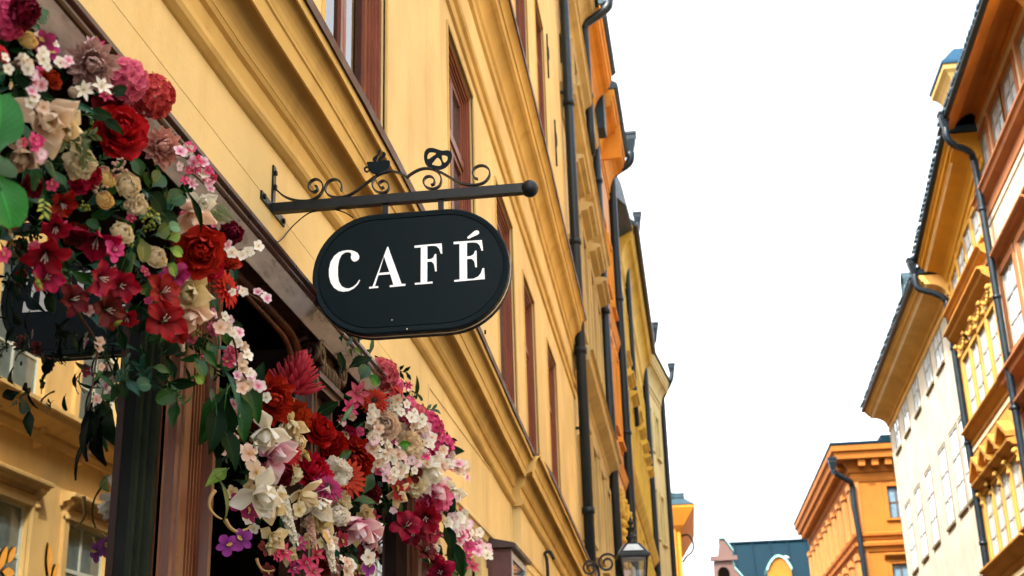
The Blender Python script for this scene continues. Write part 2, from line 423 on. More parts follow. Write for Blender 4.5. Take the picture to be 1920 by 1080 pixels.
# thin ruled mouldings that outline the plaster panels
mb = MB()
for a, b, c, d in ((1.2, 7.62, 3.40, 3.68),):
    ring(mb, L, a, b, c, d, 0.02, -0.002, 0.003)
ring(mb, L, 7.78, 11.7, 3.08, 3.80, 0.014, -0.002, 0.008)
mb.build('panel_moulding', YEL, cafe)
mb = MB()
ring(mb, L, 12.1, 19.6, 2.2, 3.32, 0.02, 0.07, 0.088); ring(mb, L, 12.2, 19.5, 2.3, 3.22, 0.015, 0.07, 0.082)
mb.build('panel_moulding', YEL_TRIM, cafe)

SKY_BACK = paint('sky_glare_white', (0.75, 0.77, 0.78), 0.9, 0.05, bmp=0)  # white sheet added behind one window, stands in for sky reflected in its glass
def cafe_window(a, b, c, d, curtain=False, tilt=False):
    o = MB()
    ring(o, L, a, b, c, d, 0.045, -0.25, -0.022); ring(o, L, a + 0.045, b - 0.045, c + 0.045, d - 0.045, 0.03, -0.25, -0.036)
    ring(o, L, a + 0.075, b - 0.075, c + 0.075, d - 0.075, 0.022, -0.25, -0.050); ring(o, L, a + 0.097, b - 0.097, c + 0.097, d - 0.097, 0.03, -0.25, -0.064)
    w = o.build('window', WOOD, cafe)
    mid = (a + b) / 2; tr = d - (d - c) * 0.30
    q = MB(); q.box(L, a + 0.127, b - 0.127, tr - 0.035, tr + 0.035, -0.22, -0.062); q.build('transom_bar', WOOD, w)
    for (x0, x1) in ((a + 0.13, mid - 0.004), (mid + 0.004, b - 0.13)):
        for (y0, y1) in ((c + 0.128, tr - 0.036), (tr + 0.036, d - 0.128)):
            s = MB(); ring(s, L, x0, x1, y0, y1, 0.05, -0.20, -0.075); s.build('sash', WOOD, w)
            p = MB(); p.box(L, x0 + 0.05, x1 - 0.05, y0 + 0.05, y1 - 0.05, -0.100, -0.095); p.build('pane', GLASS_W if curtain else GLASS_L, w)
    if curtain:
        cu = MB(); path = []
        for i in range(40):
            t = i / 39; u = b - 0.18 - 0.34 * (1 - t); path.append((u, -0.16 + 0.022 * math.sin(t * 34) + 0.01 * math.sin(t * 11)))
        cu.sweep([[L(u, v, n) for u, n in path] for v in (c + 0.1, d - 0.1)], closed=False, caps=False, smooth=True); cu.build('curtain', CURT, w)
    bk = MB(); bk.box(L, a - 0.02, b + 0.02, c - 0.02, d + 0.02, -0.62, -0.60); bk.build('window_backing', SKY_BACK if curtain else DARK, w)  # added backing sheet: white to brighten the glass, dark behind the other windows
    mo = MB(); mo.box(L, a - 0.035, a - 0.0, c, d + 0.02, -0.01, 0.012); mo.box(L, b, b + 0.035, c, d + 0.02, -0.01, 0.012); mo.box(L, a, b, d, d + 0.035, -0.01, 0.0135)
    mo.build('surround', YEL_TRIM, w)
GLASS_W = see_through('clear_window_glass', 2.2)
for i, (a, b, c, d) in enumerate(WINS + UPS): cafe_window(a, b, c, d, i == 0)
# eave and roof (out of the frame)
mb = MB(); mb.prism(L, [(-0.01, 18.0), (0.2, 18.1), (0.6, 18.3), (0.6, 18.45), (-0.01, 18.45)], [-3, 20.2]); mb.build('eave', YEL_TRIM, cafe)
mb = MB(); mb.prism(L, [(0.62, 18.46), (0.62, 18.5), (-5, 22.5), (-9, 18.46)], [-3, 20.2]); mb.build('roof', ROOF_DK, cafe)

# ---- timber shopfront
SH = [(-0.01, 3.215), (0.03, 3.215), (0.05, 3.20), (0.10, 3.19), (0.118, 3.185), (0.126, 3.178), (0.132, 3.182), (0.186, 3.228)] + arc(0.186, 3.242, 0.012, 0.013, -90, 60, 4) + [(0.200, 3.258), (0.204, 3.262), (0.204, 3.276), (0.19, 3.282), (-0.01, 3.31)]
PB = [(0.127, 3.1765), (0.131, 3.1755), (0.189, 3.225), (0.185, 3.2285)]
mb = MB(); mb.prism(L, SH, [0.3, 1.5, 3, 4.5, 6.65]); mb.build('shop_cornice', WOOD_DK, cafe)
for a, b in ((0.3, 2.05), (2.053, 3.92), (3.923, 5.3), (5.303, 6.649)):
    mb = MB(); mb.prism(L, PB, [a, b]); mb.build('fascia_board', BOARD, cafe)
mb = MB(); mb.box(L, 0.55, 3.63, 2.93, 3.21, -0.10, -0.02); mb.build('shop_lintel', DARK, cafe)
mb = MB(); mb.box(L, 5.2, 7.2, 2.95, 3.21, -0.10, -0.02); mb.build('shop_lintel', DARK, cafe)
# window 1
mb = MB(); mb.box(L, 0.75, 3.56, 0.75, 2.93, -0.072, -0.066); gw = mb.build('shop_window', MIRROR, cafe)
mb = MB(); mb.box(L, 0.55, 0.75, 0.55, 2.93, -0.12, -0.02); mb.box(L, 3.56, 3.58, 0.55, 2.93, -0.12, -0.05); mb.box(L, 3.58, 3.60, 0.55, 2.93, -0.12, -0.035); mb.box(L, 3.60, 3.628, 0.55, 2.93, -0.12, -0.015)
mb.box(L, 0.75, 3.56, 0.55, 0.75, -0.12, -0.02); mb.build('frame', GREENBLK, gw)
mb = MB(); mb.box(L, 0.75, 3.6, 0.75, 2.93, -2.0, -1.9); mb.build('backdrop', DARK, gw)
mb = MB(); mb.box(L, 0.5, 3.62, 0.0, 0.55, -0.25, 0.04); mb.build('stall_riser', WOOD_DK, cafe)
# gilt leaf sprigs painted on the window
def decal(px, py, ln, ang, wd):
    c = at_x(px, py, -1.5635); d = Vector((0, math.cos(ang), math.sin(ang))); e = Vector((0, -math.sin(ang), math.cos(ang)))
    pts = []
    for i in range(13):
        t = i / 12; pts.append(c + d * ln * t + e * wd * math.sin(PI * t) ** 0.8)
    for i in range(11, 0, -1):
        t = i / 12; pts.append(c + d * ln * t - e * wd * math.sin(PI * t) ** 0.8)
    k = len(pts); off = Vector((0.002, 0, 0))
    return [pts, [p + off for p in pts]]
for a in ((-2, 1068, 0.062, 1.15, 0.012), (14, 1055, 0.05, 0.95, 0.010), (4, 1072, 0.055, 0.05, 0.011), (92, 1085, 0.09, 1.75, 0.012), (98, 1090, 0.05, 1.2, 0.009), (-4, 1090, 0.05, -0.1, 0.01)):
    mb = MB(); mb.sweep(decal(*a)); mb.build('leaf_decal', GOLD, gw)
# pilasters: plan profile (u, n) pulled up
def pilaster(u0, u1, z0, z1_, mat, flutes=True, n0=0.10):
    pl = [(u0, -0.02), (u0, n0 - 0.03), (u0 + 0.012, n0 - 0.025), (u0 + 0.016, n0), (u0 + 0.045, n0), (u0 + 0.05, n0 - 0.012)]
    a, b = u0 + 0.05, u1 - 0.05
    pl += [(a + 0.006, n0 + 0.004), (a + 0.016, n0 + 0.006), (a + 0.024, n0 - 0.02), (a + 0.03, n0 - 0.026)]
    if flutes:
        k = 5; a2, b2 = a + 0.13, b - 0.01
        for i in range(k):
            q = a2 + (b2 - a2) * i / k; ww = (b2 - a2) / k
            pl += [(q, n0 - 0.022), (q + ww * 0.2, n0 - 0.022), (q + ww * 0.3, n0 - 0.04), (q + ww * 0.55, n0 - 0.047), (q + ww * 0.8, n0 - 0.04), (q + ww * 0.9, n0 - 0.022)]
    pl += [(b - 0.008, n0 - 0.026), (b, n0 + 0.004), (u1 - 0.045, n0), (u1 - 0.012, n0), (u1, n0 - 0.02), (u1, -0.02)]
    q = MB(); q.sweep([[L(u, z, n) for u, n in pl] for z in (z0, z1_)])
    return q.build('pilaster', mat, cafe)
p1 = pilaster(3.63, 4.0, 0, 3.205, WOOD_DOOR, True, 0.03)
p2 = pilaster(4.86, 5.2, 0, 3.03, WOOD_DK, False, 0.09)
p3 = pilaster(7.2, 7.5, 0, 3.2, WOOD_DOOR, True, 0.05)
CZ = 3.06
mb = MB(); mb.box(L, 4.85, 5.21, CZ - 0.06, CZ - 0.03, 0.0, 0.115); mb.box(L, 4.84, 5.22, CZ - 0.03, CZ - 0.005, 0.0, 0.13); mb.box(L, 4.85, 5.21, CZ, CZ + 0.12, 0.0, 0.10); mb.box(L, 4.82, 5.24, CZ + 0.122, CZ + 0.15, 0.0, 0.14)
mb.build('capital', WOOD_DK, p2)
def spiral(cu, cn, cv, r, sg, plane, mb):
    sp = []
    for i in range(30):
        t = i / 29; a = 1.6 + t * 9.6; q = r * (1 - 0.82 * t); x, y = q * math.cos(a) * sg, q * math.sin(a)
        sp.append(L(cu, cv + y, cn + x) if plane == 'n' else L(cu + x, cv + y, cn))
    mb.tube(sp, lambda t: r * (0.28 - 0.12 * t), 8)
for (cu, cn, cv, r, sg, pl) in ((4.815, 0.085, CZ + 0.07, 0.062, 1, 'n'), (5.245, 0.085, CZ + 0.07, 0.062, 1, 'n'), (4.87, 0.125, CZ + 0.075, 0.055, 1, 'u'), (5.19, 0.125, CZ + 0.075, 0.055, -1, 'u')):
    mb = MB(); spiral(cu, cn, cv, r, sg, pl, mb)
    a_, b_ = (L(cu + 0.03, cv, cn), L(cu - 0.012, cv, cn)) if pl == 'n' else (L(cu, cv, cn - 0.04), L(cu, cv, cn + 0.012))
    mb.tube([a_, b_], r * 0.36, 10); mb.build('volute', WOOD_DK, p2)
mb = MB()
for i in range(6): mb.lathe(L(4.905 + i * 0.05, CZ + 0.03, 0.11), [(0.002, -0.05), (0.022, -0.025), (0.024, 0.01), (0.012, 0.04), (0.002, 0.05)], 8)
for k in range(3): mb.lathe(L(4.83, CZ + 0.0 - 0.03 * k, 0.05 + 0.03 * k), [(0.002, -0.04), (0.024, -0.015), (0.02, 0.02), (0.002, 0.04)], 8)
mb.build('carving', WOOD_DK, p2)
# doorway: carved arch edge, dark passage
mb = MB(); mb.tube(smooth_path([L(3.99, 3.20, 0.035), L(4.2, 3.202, 0.035), L(4.50, 3.20, 0.035), L(4.70, 3.185, 0.04), L(4.80, 3.14, 0.045), L(4.85, 3.07, 0.05)]), 0.02, 8)
mb.tube(smooth_path([L(3.99, 3.175, 0.02), L(4.2, 3.175, 0.02), L(4.50, 3.17, 0.02), L(4.68, 3.155, 0.025), L(4.77, 3.11, 0.03), L(4.82, 3.04, 0.03)]), 0.012, 8)
mb.build('arch_moulding', WOOD_DOOR, cafe)
mb = MB(); mb.box(L, 3.88, 4.0, 0, 3.2, -1.2, -0.02); mb.box(L, 4.98, 5.05, 0, 3.2, -1.2, -0.02); mb.box(L, 4.0, 4.98, 0, 3.2, -1.3, -1.2); mb.box(L, 4.0, 4.98, 3.16, 3.2, -1.2, -0.29)
mb.build('door_passage', DARK, cafe)
mb = MB(); mb.box(L, 4.05, 4.93, 0.02, 2.15, -1.2, -1.15); mb.build('door', WOOD_DK, cafe)
# window 2
mb = MB(); mb.box(L, 5.3, 7.1, 0.75, 2.95, -0.06, -0.054); g2 = mb.build('shop_window', MIRROR, cafe)
mb = MB(); mb.box(L, 5.205, 5.3, 0.55, 2.95, -0.1, 0.0); mb.box(L, 7.1, 7.195, 0.55, 2.95, -0.1, 0.01); mb.box(L, 5.3, 7.1, 0.55, 0.75, -0.1, 0.0); mb.box(L, 6.2, 6.25, 0.75, 2.95, -0.1, 0.0)
mb.build('frame', WOOD_DK, g2)
mb = MB(); mb.box(L, 5.2, 7.19, 0, 0.55, -0.2, 0.03); mb.build('stall_riser', WOOD_DK, cafe)
# stucco hood and jamb of the next opening
HP = [(-0.01, 2.985), (0.02, 2.985), (0.035, 3.0), (0.035, 3.045), (0.055, 3.05), (0.055, 3.085), (0.075, 3.095), (0.085, 3.13), (0.105, 3.135), (0.105, 3.165), (0.09, 3.175), (-0.01, 3.21)]
mb = MB(); mb.prism(L, HP, [7.6, 9.95]); mb.build('door_hood', YEL, cafe)
mb = MB(); mb.box(L, 9.55, 9.85, 0, 2.984, -0.02, 0.05); mb.box(L, 9.62, 9.78, 0.3, 2.9, 0.045, 0.065); mb.box(L, 7.55, 8.45, 0, 2.984, -0.02, 0.03)
mb.build('door_jamb', YEL, cafe)
mb = MB(); mb.box(L, 8.45, 9.55, 0, 2.93, -0.29, -0.25); mb.build('door', WOOD_DK, cafe)

# ---- pipes
def downpipe(parent, path, r=0.06, hopper=None, rings=(), mat=None):
    mat = mat or PIPE
    mb = MB(); mb.tube(path, r, 12)
    for p in rings:
        p = Vector(p); mb.tube([p - Vector((0, 0, 0.05)), p + Vector((0, 0, 0.05))], r * 1.22, 12)
    o = mb.build('downpipe', mat, parent)
    if hopper is not None:
        h = Vector(hopper); k = MB(); s = r / 0.06 * 0.62; r = r * 0.75
        k.lathe(h, [(r * 1.05, -0.32 * s), (r * 1.2, -0.22 * s), (r * 2.6, 0.10 * s), (r * 2.7, 0.2 * s), (r * 3.1, 0.22 * s), (r * 3.1, 0.28 * s), (r * 2.2, 0.28 * s)], 4, smooth=False, rot=PI / 4)
        k.build('hopper', mat, o)
    return o
pp = downpipe(cafe, [(-1.36, 20.15, 0), (-1.36, 20.15, 18.1)], 0.085, None, [(-1.36, 20.15, z) for z in (3.0, 5.1, 7.7, 9.6, 12.2)])
for z in (3.2, 6.4, 9.3, 12.4):
    mb = MB(); mb.box(L, 20.12, 20.18, z, z + 0.04, -0.02, 0.16); mb.build('pipe_bracket', IRON, pp)
# little iron wall anchors on the plaster
for (px, py) in ((1027, 105), (1042, 268), (1118, 412), (1130, 565)):
    p = at_x(px, py, -1.46); s = p.y / 16
    mb = MB(); mb.tube([p + Vector((0, 0, -0.35 * s)), p + Vector((0, 0, 0.35 * s))], 0.014 * s, 6)
    mb.tube(smooth_path([p + Vector((0, -0.02, 0.12 * s)), p + Vector((0, 0.10 * s, 0.20 * s)), p + Vector((0, 0.17 * s, 0.08 * s)), p + Vector((0, 0.10 * s, 0.0)), p + Vector((0, 0.06 * s, 0.08 * s))]), 0.012 * s, 6)
    mb.build('wall_anchor', IRON, cafe)

# ------------------------------------------------------------------ the hanging sign
SY = 4.56
sign = thing('cafe_sign', 'dark oval hanging sign reading CAFÉ on a black scrolled iron bracket', 'sign', (-1.5, SY, 3.645))
def zq(x, y): return (460 + x * 0.38900, 240 + y * 0.38900)      # tracing coordinates -> photograph pixels
def sgn(x, y, yy): px, py = zq(x, y); return at_y(px, py, yy)
# panel: a stadium 0.735 x 0.512 m, 0.085 m deep
SCX, SCZ, SW, SHH = -0.937, 3.328, 0.762, 0.487
def stadium(w_, h_, k=26):
    r = h_ / 2; x = w_ / 2 - r; pts = []
    for i in range(k + 1): a = -PI / 2 + PI * i / k; pts.append((x + r * math.cos(a), r * math.sin(a)))
    for i in range(k + 1): a = PI / 2 + PI * i / k; pts.append((-x + r * math.cos(a), r * math.sin(a)))
    return pts
def stad_rings(mb, spec):
    rings = [[Vector((SCX + x, SY + yy, SCZ + z)) for x, z in stadium(SW - 2 * ins, SHH - 2 * ins)] for ins, yy in spec]
    mb.sweep(rings, smooth=False)
mb = MB()
stad_rings(mb, [(0.030, -0.0385), (0.028, -0.0385), (0.027, -0.036), (0.024, -0.036), (0.022, -0.0395), (0.006, -0.0415), (0.0015, -0.040), (0.0, -0.036), (0.0, -0.008), (0.004, -0.007)])
panel = mb.build('sign_panel', SIGN, sign)
mb = MB(); stad_rings(mb, [(0.001, -0.0075), (0.0005, -0.004), (0.0005, 0.0055), (0.001, 0.0075)]); mb.build('edge_band', STRIP, panel)
mb = MB(); stad_rings(mb, [(0.004, 0.007), (0.0, 0.008), (0.0, 0.036), (0.003, 0.041), (0.02, 0.0395), (0.03, 0.0385)]); mb.build('back_panel', SIGN, panel)
LET = {
 'C': [[(490, 589), (470, 592), (450, 599), (428, 617), (411, 645), (403, 680), (403, 715), (411, 745), (427, 770), (448, 784), (472, 789), (497, 786), (523, 773), (543, 753), (553, 733), (549, 731), (536, 751), (520, 765), (500, 773), (482, 772), (464, 762), (451, 740), (446, 710), (446, 670), (452, 635), (464, 611), (480, 600), (496, 598), (508, 602), (511, 612), (508, 624), (513, 637), (524, 644), (537, 641), (547, 631), (549, 617), (541, 602), (527, 594), (509, 589)]],
 'A': [[(684, 573), (688, 573), (753, 751), (771, 751), (771, 760), (696, 767), (696, 758), (714, 756), (698, 704), (641, 709), (624, 763), (640, 762), (640, 770), (597, 774), (597, 766), (613, 764)], [(644, 699), (694, 694), (668, 618)]],
 'F': [[(815, 567), (946, 556), (949, 605), (942, 606), (934, 582), (922, 570), (905, 567), (877, 569), (877, 633), (892, 632), (906, 625), (913, 608), (920, 607), (922, 690), (915, 691), (909, 655), (897, 644), (877, 645), (876, 742), (902, 740), (902, 749), (817, 755), (817, 747), (845, 745), (846, 575), (815, 577)]],
 'E': [[(1004, 549), (1140, 540), (1146, 590), (1138, 591), (1130, 566), (1117, 553), (1098, 551), (1068, 553), (1068, 619), (1085, 617), (1100, 609), (1107, 592), (1114, 591), (1116, 670), (1109, 671), (1103, 641), (1090, 630), (1068, 631), (1069, 728), (1100, 726), (1122, 716), (1135, 700), (1143, 676), (1151, 675), (1154, 728), (1007, 741), (1007, 733), (1033, 730), (1032, 558), (1004, 560)]],
 'acute_accent': [[(1070, 526), (1085, 513), (1104, 497), (1117, 493), (1126, 498), (1127, 507), (1119, 514), (1098, 523), (1077, 533), (1070, 531)]],
}
for k, loops in LET.items():
    nm = k if len(k) > 1 else 'letter'
    flat_shape(loops, lambda x, y: sgn(x, y, SY - 0.0405), (0, 0.0035, 0)).build(nm, WHITE, panel)
for (px, py) in ((763, 617), (735, 600)):
    p = at_y(px, py, SY - 0.041); mb = MB(); mb.lathe(p, [(0.001, -0.003), (0.003, 0), (0.001, 0.003)], 8); mb.build('screw', STRIP, panel)
mb = MB()
for sx in (-0.20, 0.28):
    p = Vector((SCX + sx, SY - 0.02, SCZ - 0.22)); mb.tube([p + Vector((0, 0.0, -0.045)), p + Vector((0, 0, -0.03))], 0.004, 6)
mb.build('drain_plug', IRON, panel)
# bracket
S0 = Fr(0, SY, (1, 0), (0, -1))
mb = MB(); mb.box(S0, -1.492, -0.495, 3.627, 3.6645, -0.0175, 0.0175); mb.build('bracket_bar', IRON, sign)
mb = MB(); mb.box(S0, -1.33, -1.05, 3.665, 3.667, -0.013, 0.013); mb.build('bar_sleeve', IRON, sign)
mb = MB(); mb.lathe((-0.474, SY, 3.645), [(0.034 * math.sin(PI * i / 12) + 0.0005, -0.034 * math.cos(PI * i / 12)) for i in range(13)], 20)
mb.tube([(-0.50, SY, 3.645), (-0.49, SY, 3.645)], 0.024, 12); mb.build('finial_ball', IRON, sign)
for xx in (-1.042, -0.822):
    mb = MB(); mb.box(S0, xx - 0.011, xx + 0.011, 3.56, 3.6265, -0.006, 0.006); mb.build('hanger', IRON, sign)
mb = MB(); mb.box(L, 4.41, 4.71, 3.628, 3.662, 0.001, 0.008)
wp = mb.build('wall_plate', IRON, sign)
mb = MB(); mb.box(L, SY - 0.017, SY + 0.017, 3.663, 3.83, 0.001, 0.008); mb.build('wall_plate', IRON, sign)
for u, v in ((4.435, 3.645), (4.685, 3.645), (4.56, 3.80), (4.56, 3.74)):
    mb = MB(); mb.tube([L(u, v, 0.008), L(u, v, 0.016), L(u, v, 0.018)], lambda t: 0.011 if t < 0.9 else 0.006, 6, False); mb.build('bolt', IRON, wp)
SCR = [
 [(133, 285), (155, 303), (185, 328), (225, 345), (270, 352), (320, 348), (358, 325), (376, 290), (368, 263), (345, 248), (320, 255), (306, 277), (310, 299), (328, 310), (346, 301), (348, 285), (336, 280)],
 [(462, 305), (466, 282), (458, 261), (437, 249), (410, 254), (390, 275), (386, 300), (400, 323), (430, 334), (470, 333), (505, 322), (545, 297), (590, 262), (630, 233), (670, 215), (705, 209), (745, 219), (779, 240)],
 [(648, 222), (628, 236), (614, 260), (616, 288), (636, 308), (664, 313), (686, 303), (693, 282), (684, 263), (665, 255), (648, 264), (646, 281), (658, 290), (668, 284)],
 [(779, 240), (800, 222), (835, 203), (870, 195), (905, 200), (932, 218), (945, 246), (938, 276), (914, 292), (884, 291), (863, 275), (860, 252), (876, 235), (898, 236), (912, 252), (909, 270), (895, 276)],
 [(905, 200), (940, 213), (985, 238), (1025, 262), (1070, 274), (1115, 274), (1152, 262), (1175, 235), (1177, 207), (1160, 187), (1132, 182), (1106, 194), (1096, 217), (1104, 240), (1121, 246)],
]
for pts in SCR:
    mb = MB(); mb.strap(smooth_path([sgn(x, y, SY) for x, y in pts], 5), (0, 0.019, 0), 0.0055); mb.build('iron_scroll', IRON, sign)
# coffee cup and pretzel cut from plate
cup = smooth_loop([(590, 163), (640, 160), (690, 155), (697, 168), (694, 187), (682, 205), (672, 213), (640, 220), (620, 222), (607, 215), (598, 207), (585, 215), (573, 207), (571, 195), (578, 185), (590, 184), (586, 172)], 3)
cuph = smooth_loop([(591, 192), (582, 193), (579, 201), (585, 207), (594, 202)], 3)
c_ = flat_shape([cup, cuph], lambda x, y: sgn(x, y, SY - 0.002), (0, 0.004, 0)).build('cup_ornament', SIGN, sign)
for pts in ([(614, 157), (618, 140), (638, 126), (641, 110), (652, 101), (650, 118), (640, 134), (634, 150), (630, 158)], [(636, 157), (644, 143), (660, 130), (662, 114), (676, 120), (674, 134), (660, 146), (652, 157)]):
    flat_shape([smooth_loop(pts, 3)], lambda x, y: sgn(x, y, SY - 0.002), (0, 0.004, 0)).build('steam_wisp', SIGN, c_)
pz = smooth_loop([(905, 96), (880, 98), (864, 115), (861, 145), (868, 172), (885, 190), (910, 197), (938, 200), (965, 190), (985, 168), (996, 140), (992, 116), (975, 107), (950, 109), (928, 103)], 4)
h1 = smooth_loop([(880, 150), (878, 130), (888, 117), (908, 117), (920, 122), (905, 135)], 3)
h2 = smooth_loop([(947, 132), (962, 131), (974, 138), (973, 155), (960, 167), (951, 155)], 3)
h3 = smooth_loop([(925, 142), (938, 152), (946, 172), (938, 182), (915, 180), (899, 174), (910, 158)], 3)
flat_shape([pz, h1, h2, h3], lambda x, y: sgn(x, y, SY - 0.002), (0, 0.004, 0)).build('pretzel_ornament', SIGN, sign)
mb = MB(); mb.tube(smooth_path([at_y(662, 408, SY), at_y(645, 398, SY + .01), at_y(625, 393, SY + 0.02), at_y(598, 395, SY + .02), at_y(575, 402, SY + .02), at_x(548, 425, -1.485), at_x(530, 447, -1.488), at_x(516, 456, -1.488), at_x(490, 462, -1.488)]), 0.0028, 6); mb.build('cable', IRON, sign)

# ------------------------------------------------------------------ menu display case on the wall
case = thing('display_case', 'dark brown glazed menu case with small pitched lid on the yellow cafe wall', 'display case', (-1.5, 10.0, 2.3))
BROWN = paint('plum_brown_paint', (0.075, 0.022, 0.020), 0.4, 0.2, bmp=0.15)
mb = MB(); mb.box(L, 9.80, 10.75, 2.2, 2.22, 0.052, 0.24); mb.box(L, 9.80, 9.83, 2.22, 3.05, 0.052, 0.24); mb.box(L, 10.72, 10.75, 2.22, 3.05, 0.052, 0.24); mb.box(L, 9.83, 10.72, 2.22, 3.05, 0.052, 0.08); mb.box(L, 9.83, 10.72, 3.03, 3.05, 0.08, 0.24)
mb.build('box', BROWN, case)
mb = MB(); mb.box(L, 9.815, 9.818, 2.3, 2.97, 0.09, 0.2); mb.box(L, 9.795, 9.7995, 2.3, 2.98, 0.085, 0.205); mb.build('side_panel', BROWN, case)
mb = MB(); mb.prism(L, [(0.03, 3.052), (0.28, 3.052), (0.285, 3.075), (0.27, 3.085), (0.03, 3.14)], [9.74, 10.81]); mb.build('lid', paint('dark_umber_paint', (0.03, 0.013, 0.012), 0.4, 0.2), case)
mb = MB(); ring(mb, L, 9.83, 10.72, 2.22, 3.03, 0.05, 0.215, 0.243); mb.build('door_frame', paint('pale_case_edge', (0.35, 0.34, 0.33), 0.35, 0.1), case)
mb = MB(); mb.box(L, 9.88, 10.67, 2.27, 2.98, 0.228, 0.232); mb.build('glass', GLASS_L, case)
mb = MB(); mb.box(L, 9.95, 10.6, 2.4, 2.9, 0.081, 0.086); mb.build('menu_sheet', WHITE, case)
hk = MB(); p = at_x(1022, 1052, -1.40)
hk.tube(smooth_path([p + Vector((-0.03, 0, -0.3)), p + Vector((0.02, 0, -0.25)), p + Vector((0.02, 0, 0.0)), p + Vector((0.0, 0.02, 0.08)), p + Vector((0.05, 0.05, 0.10)), p + Vector((0.09, 0.04, 0.02))]), 0.018, 8)
o = hk.build('wall_hook', IRON); o['label'] = 'small black iron hook on the yellow wall right of the menu case'; o['category'] = 'hook'

# ------------------------------------------------------------------ street lamp on a wall arm
LX, LY = -0.497, 14.0
lamp = thing('street_lamp', 'black four sided glass lantern with a finial on an iron wall arm', 'lamp', (-1.42, LY, 3.3))
RS = PI / 4
def fr_ring(h, z, rot=0.12):
    return [Vector((LX + h * math.cos(RS + rot + i * PI / 2) * 1.414, LY + h * math.sin(RS + rot + i * PI / 2) * 1.414, z)) for i in range(4)]
mb = MB(); mb.sweep([fr_ring(h, z) for h, z in ((0.165, 3.505), (0.172, 3.51), (0.172, 3.532), (0.16, 3.54), (0.075, 3.655), (0.06, 3.66))])
roof = mb.build('lantern_roof', IRON, lamp)
LGL = see_through('lantern_glass', 1.5, (0.86, 0.88, 0.9))
SKYL = pane_mat('roof_light_glass', (0.35, 0.4, 0.42), 1.6, 0.1)
for i in range(4):
    a, b = fr_ring(0.158, 3.546)[i], fr_ring(0.158, 3.546)[(i + 1) % 4]; c, d = fr_ring(0.079, 3.652)[(i + 1) % 4], fr_ring(0.079, 3.652)[i]
    cen = (a + b + c + d) / 4; nrm = (b - a).cross(d - a).normalized()
    if nrm.z < 0: nrm = -nrm
    q = [cen + (p - cen) * 0.68 + nrm * 0.004 for p in (a, b, c, d)]
    mb = MB(); mb.sweep([q, [p + nrm * 0.003 for p in q]]); mb.build('roof_light', SKYL, roof)
mb = MB(); mb.lathe((LX, LY, 3.655), [(0.06, 0), (0.062, 0.015), (0.045, 0.03), (0.06, 0.06), (0.063, 0.075), (0.055, 0.08), (0.04, 0.10), (0.036, 0.14), (0.058, 0.158), (0.055, 0.168), (0.025, 0.175), (0.018, 0.20), (0.034, 0.215), (0.036, 0.235), (0.02, 0.25), (0.006, 0.285), (0.002, 0.30)], 16)
mb.build('finial', IRON, lamp)
top, bot = fr_ring(0.142, 3.504), fr_ring(0.095, 3.08)
mb = MB()
for i in range(4): mb.tube([top[i], bot[i]], 0.012, 4, False)
for i in range(4): mb.tube([bot[i], bot[(i + 1) % 4]], 0.014, 4, False)
cage = mb.build('lantern_frame', IRON, lamp)
for i in range(4):
    a, b = top[i], top[(i + 1) % 4]; c, d = bot[(i + 1) % 4], bot[i]
    off = ((a + b) / 2 - Vector((LX, LY, a.z))) * 0.02
    q = [p - off for p in (a, b, c, d)]; mb = MB(); mb.sweep([q, [p - off for p in q]]); mb.build('lantern_pane', LGL, cage)
mb = MB(); mb.lathe((LX, LY, 3.12), [(0.03, 0), (0.03, 0.05), (0.022, 0.06), (0.022, 0.26), (0.012, 0.29), (0.001, 0.295)], 12); mb.build('bulb', paint('milky_bulb', (0.7, 0.66, 0.55), 0.3, 0.05, bmp=0), lamp)
mb = MB(); mb.lathe((LX, LY, 3.42), [(0.10, 0.06), (0.13, 0.07), (0.13, 0.08), (0.10, 0.081)], 16); mb.build('reflector', paint('reflector_enamel', (0.45, 0.4, 0.36), 0.4, 0.1, bmp=0), lamp)
mb = MB(); mb.tube(smooth_path([(-1.42, LY, 3.30), (-1.2, LY, 3.05), (-0.9, LY, 2.95), (-0.62, LY, 2.98), (LX, LY, 3.07)]), 0.022, 8); mb.tube([(-1.42, LY, 2.9), (-1.42, LY, 3.45)], 0.025, 8)
arm = mb.build('wall_arm', IRON, lamp)
for px, py, s in ((1138, 1056, 1.0), (1106, 1066, 0.8)):
    p = at_y(px, py, LY); sp = []
    for i in range(34):
        t = i / 33; a = 0.4 + t * 9.2; r_ = (0.105 - 0.075 * t) * s; sp.append(p + Vector((math.cos(a) * r_, 0, math.sin(a) * r_)))
    mb = MB(); mb.strap(sp, (0, 0.045, 0), 0.02); mb.tube([p + Vector((0.1 * s, 0, 0.03)), p + Vector((0.14 * s, 0, -0.2)), p + Vector((0.10, 0, -0.34))], 0.016, 6); mb.build('iron_scroll', IRON, arm)

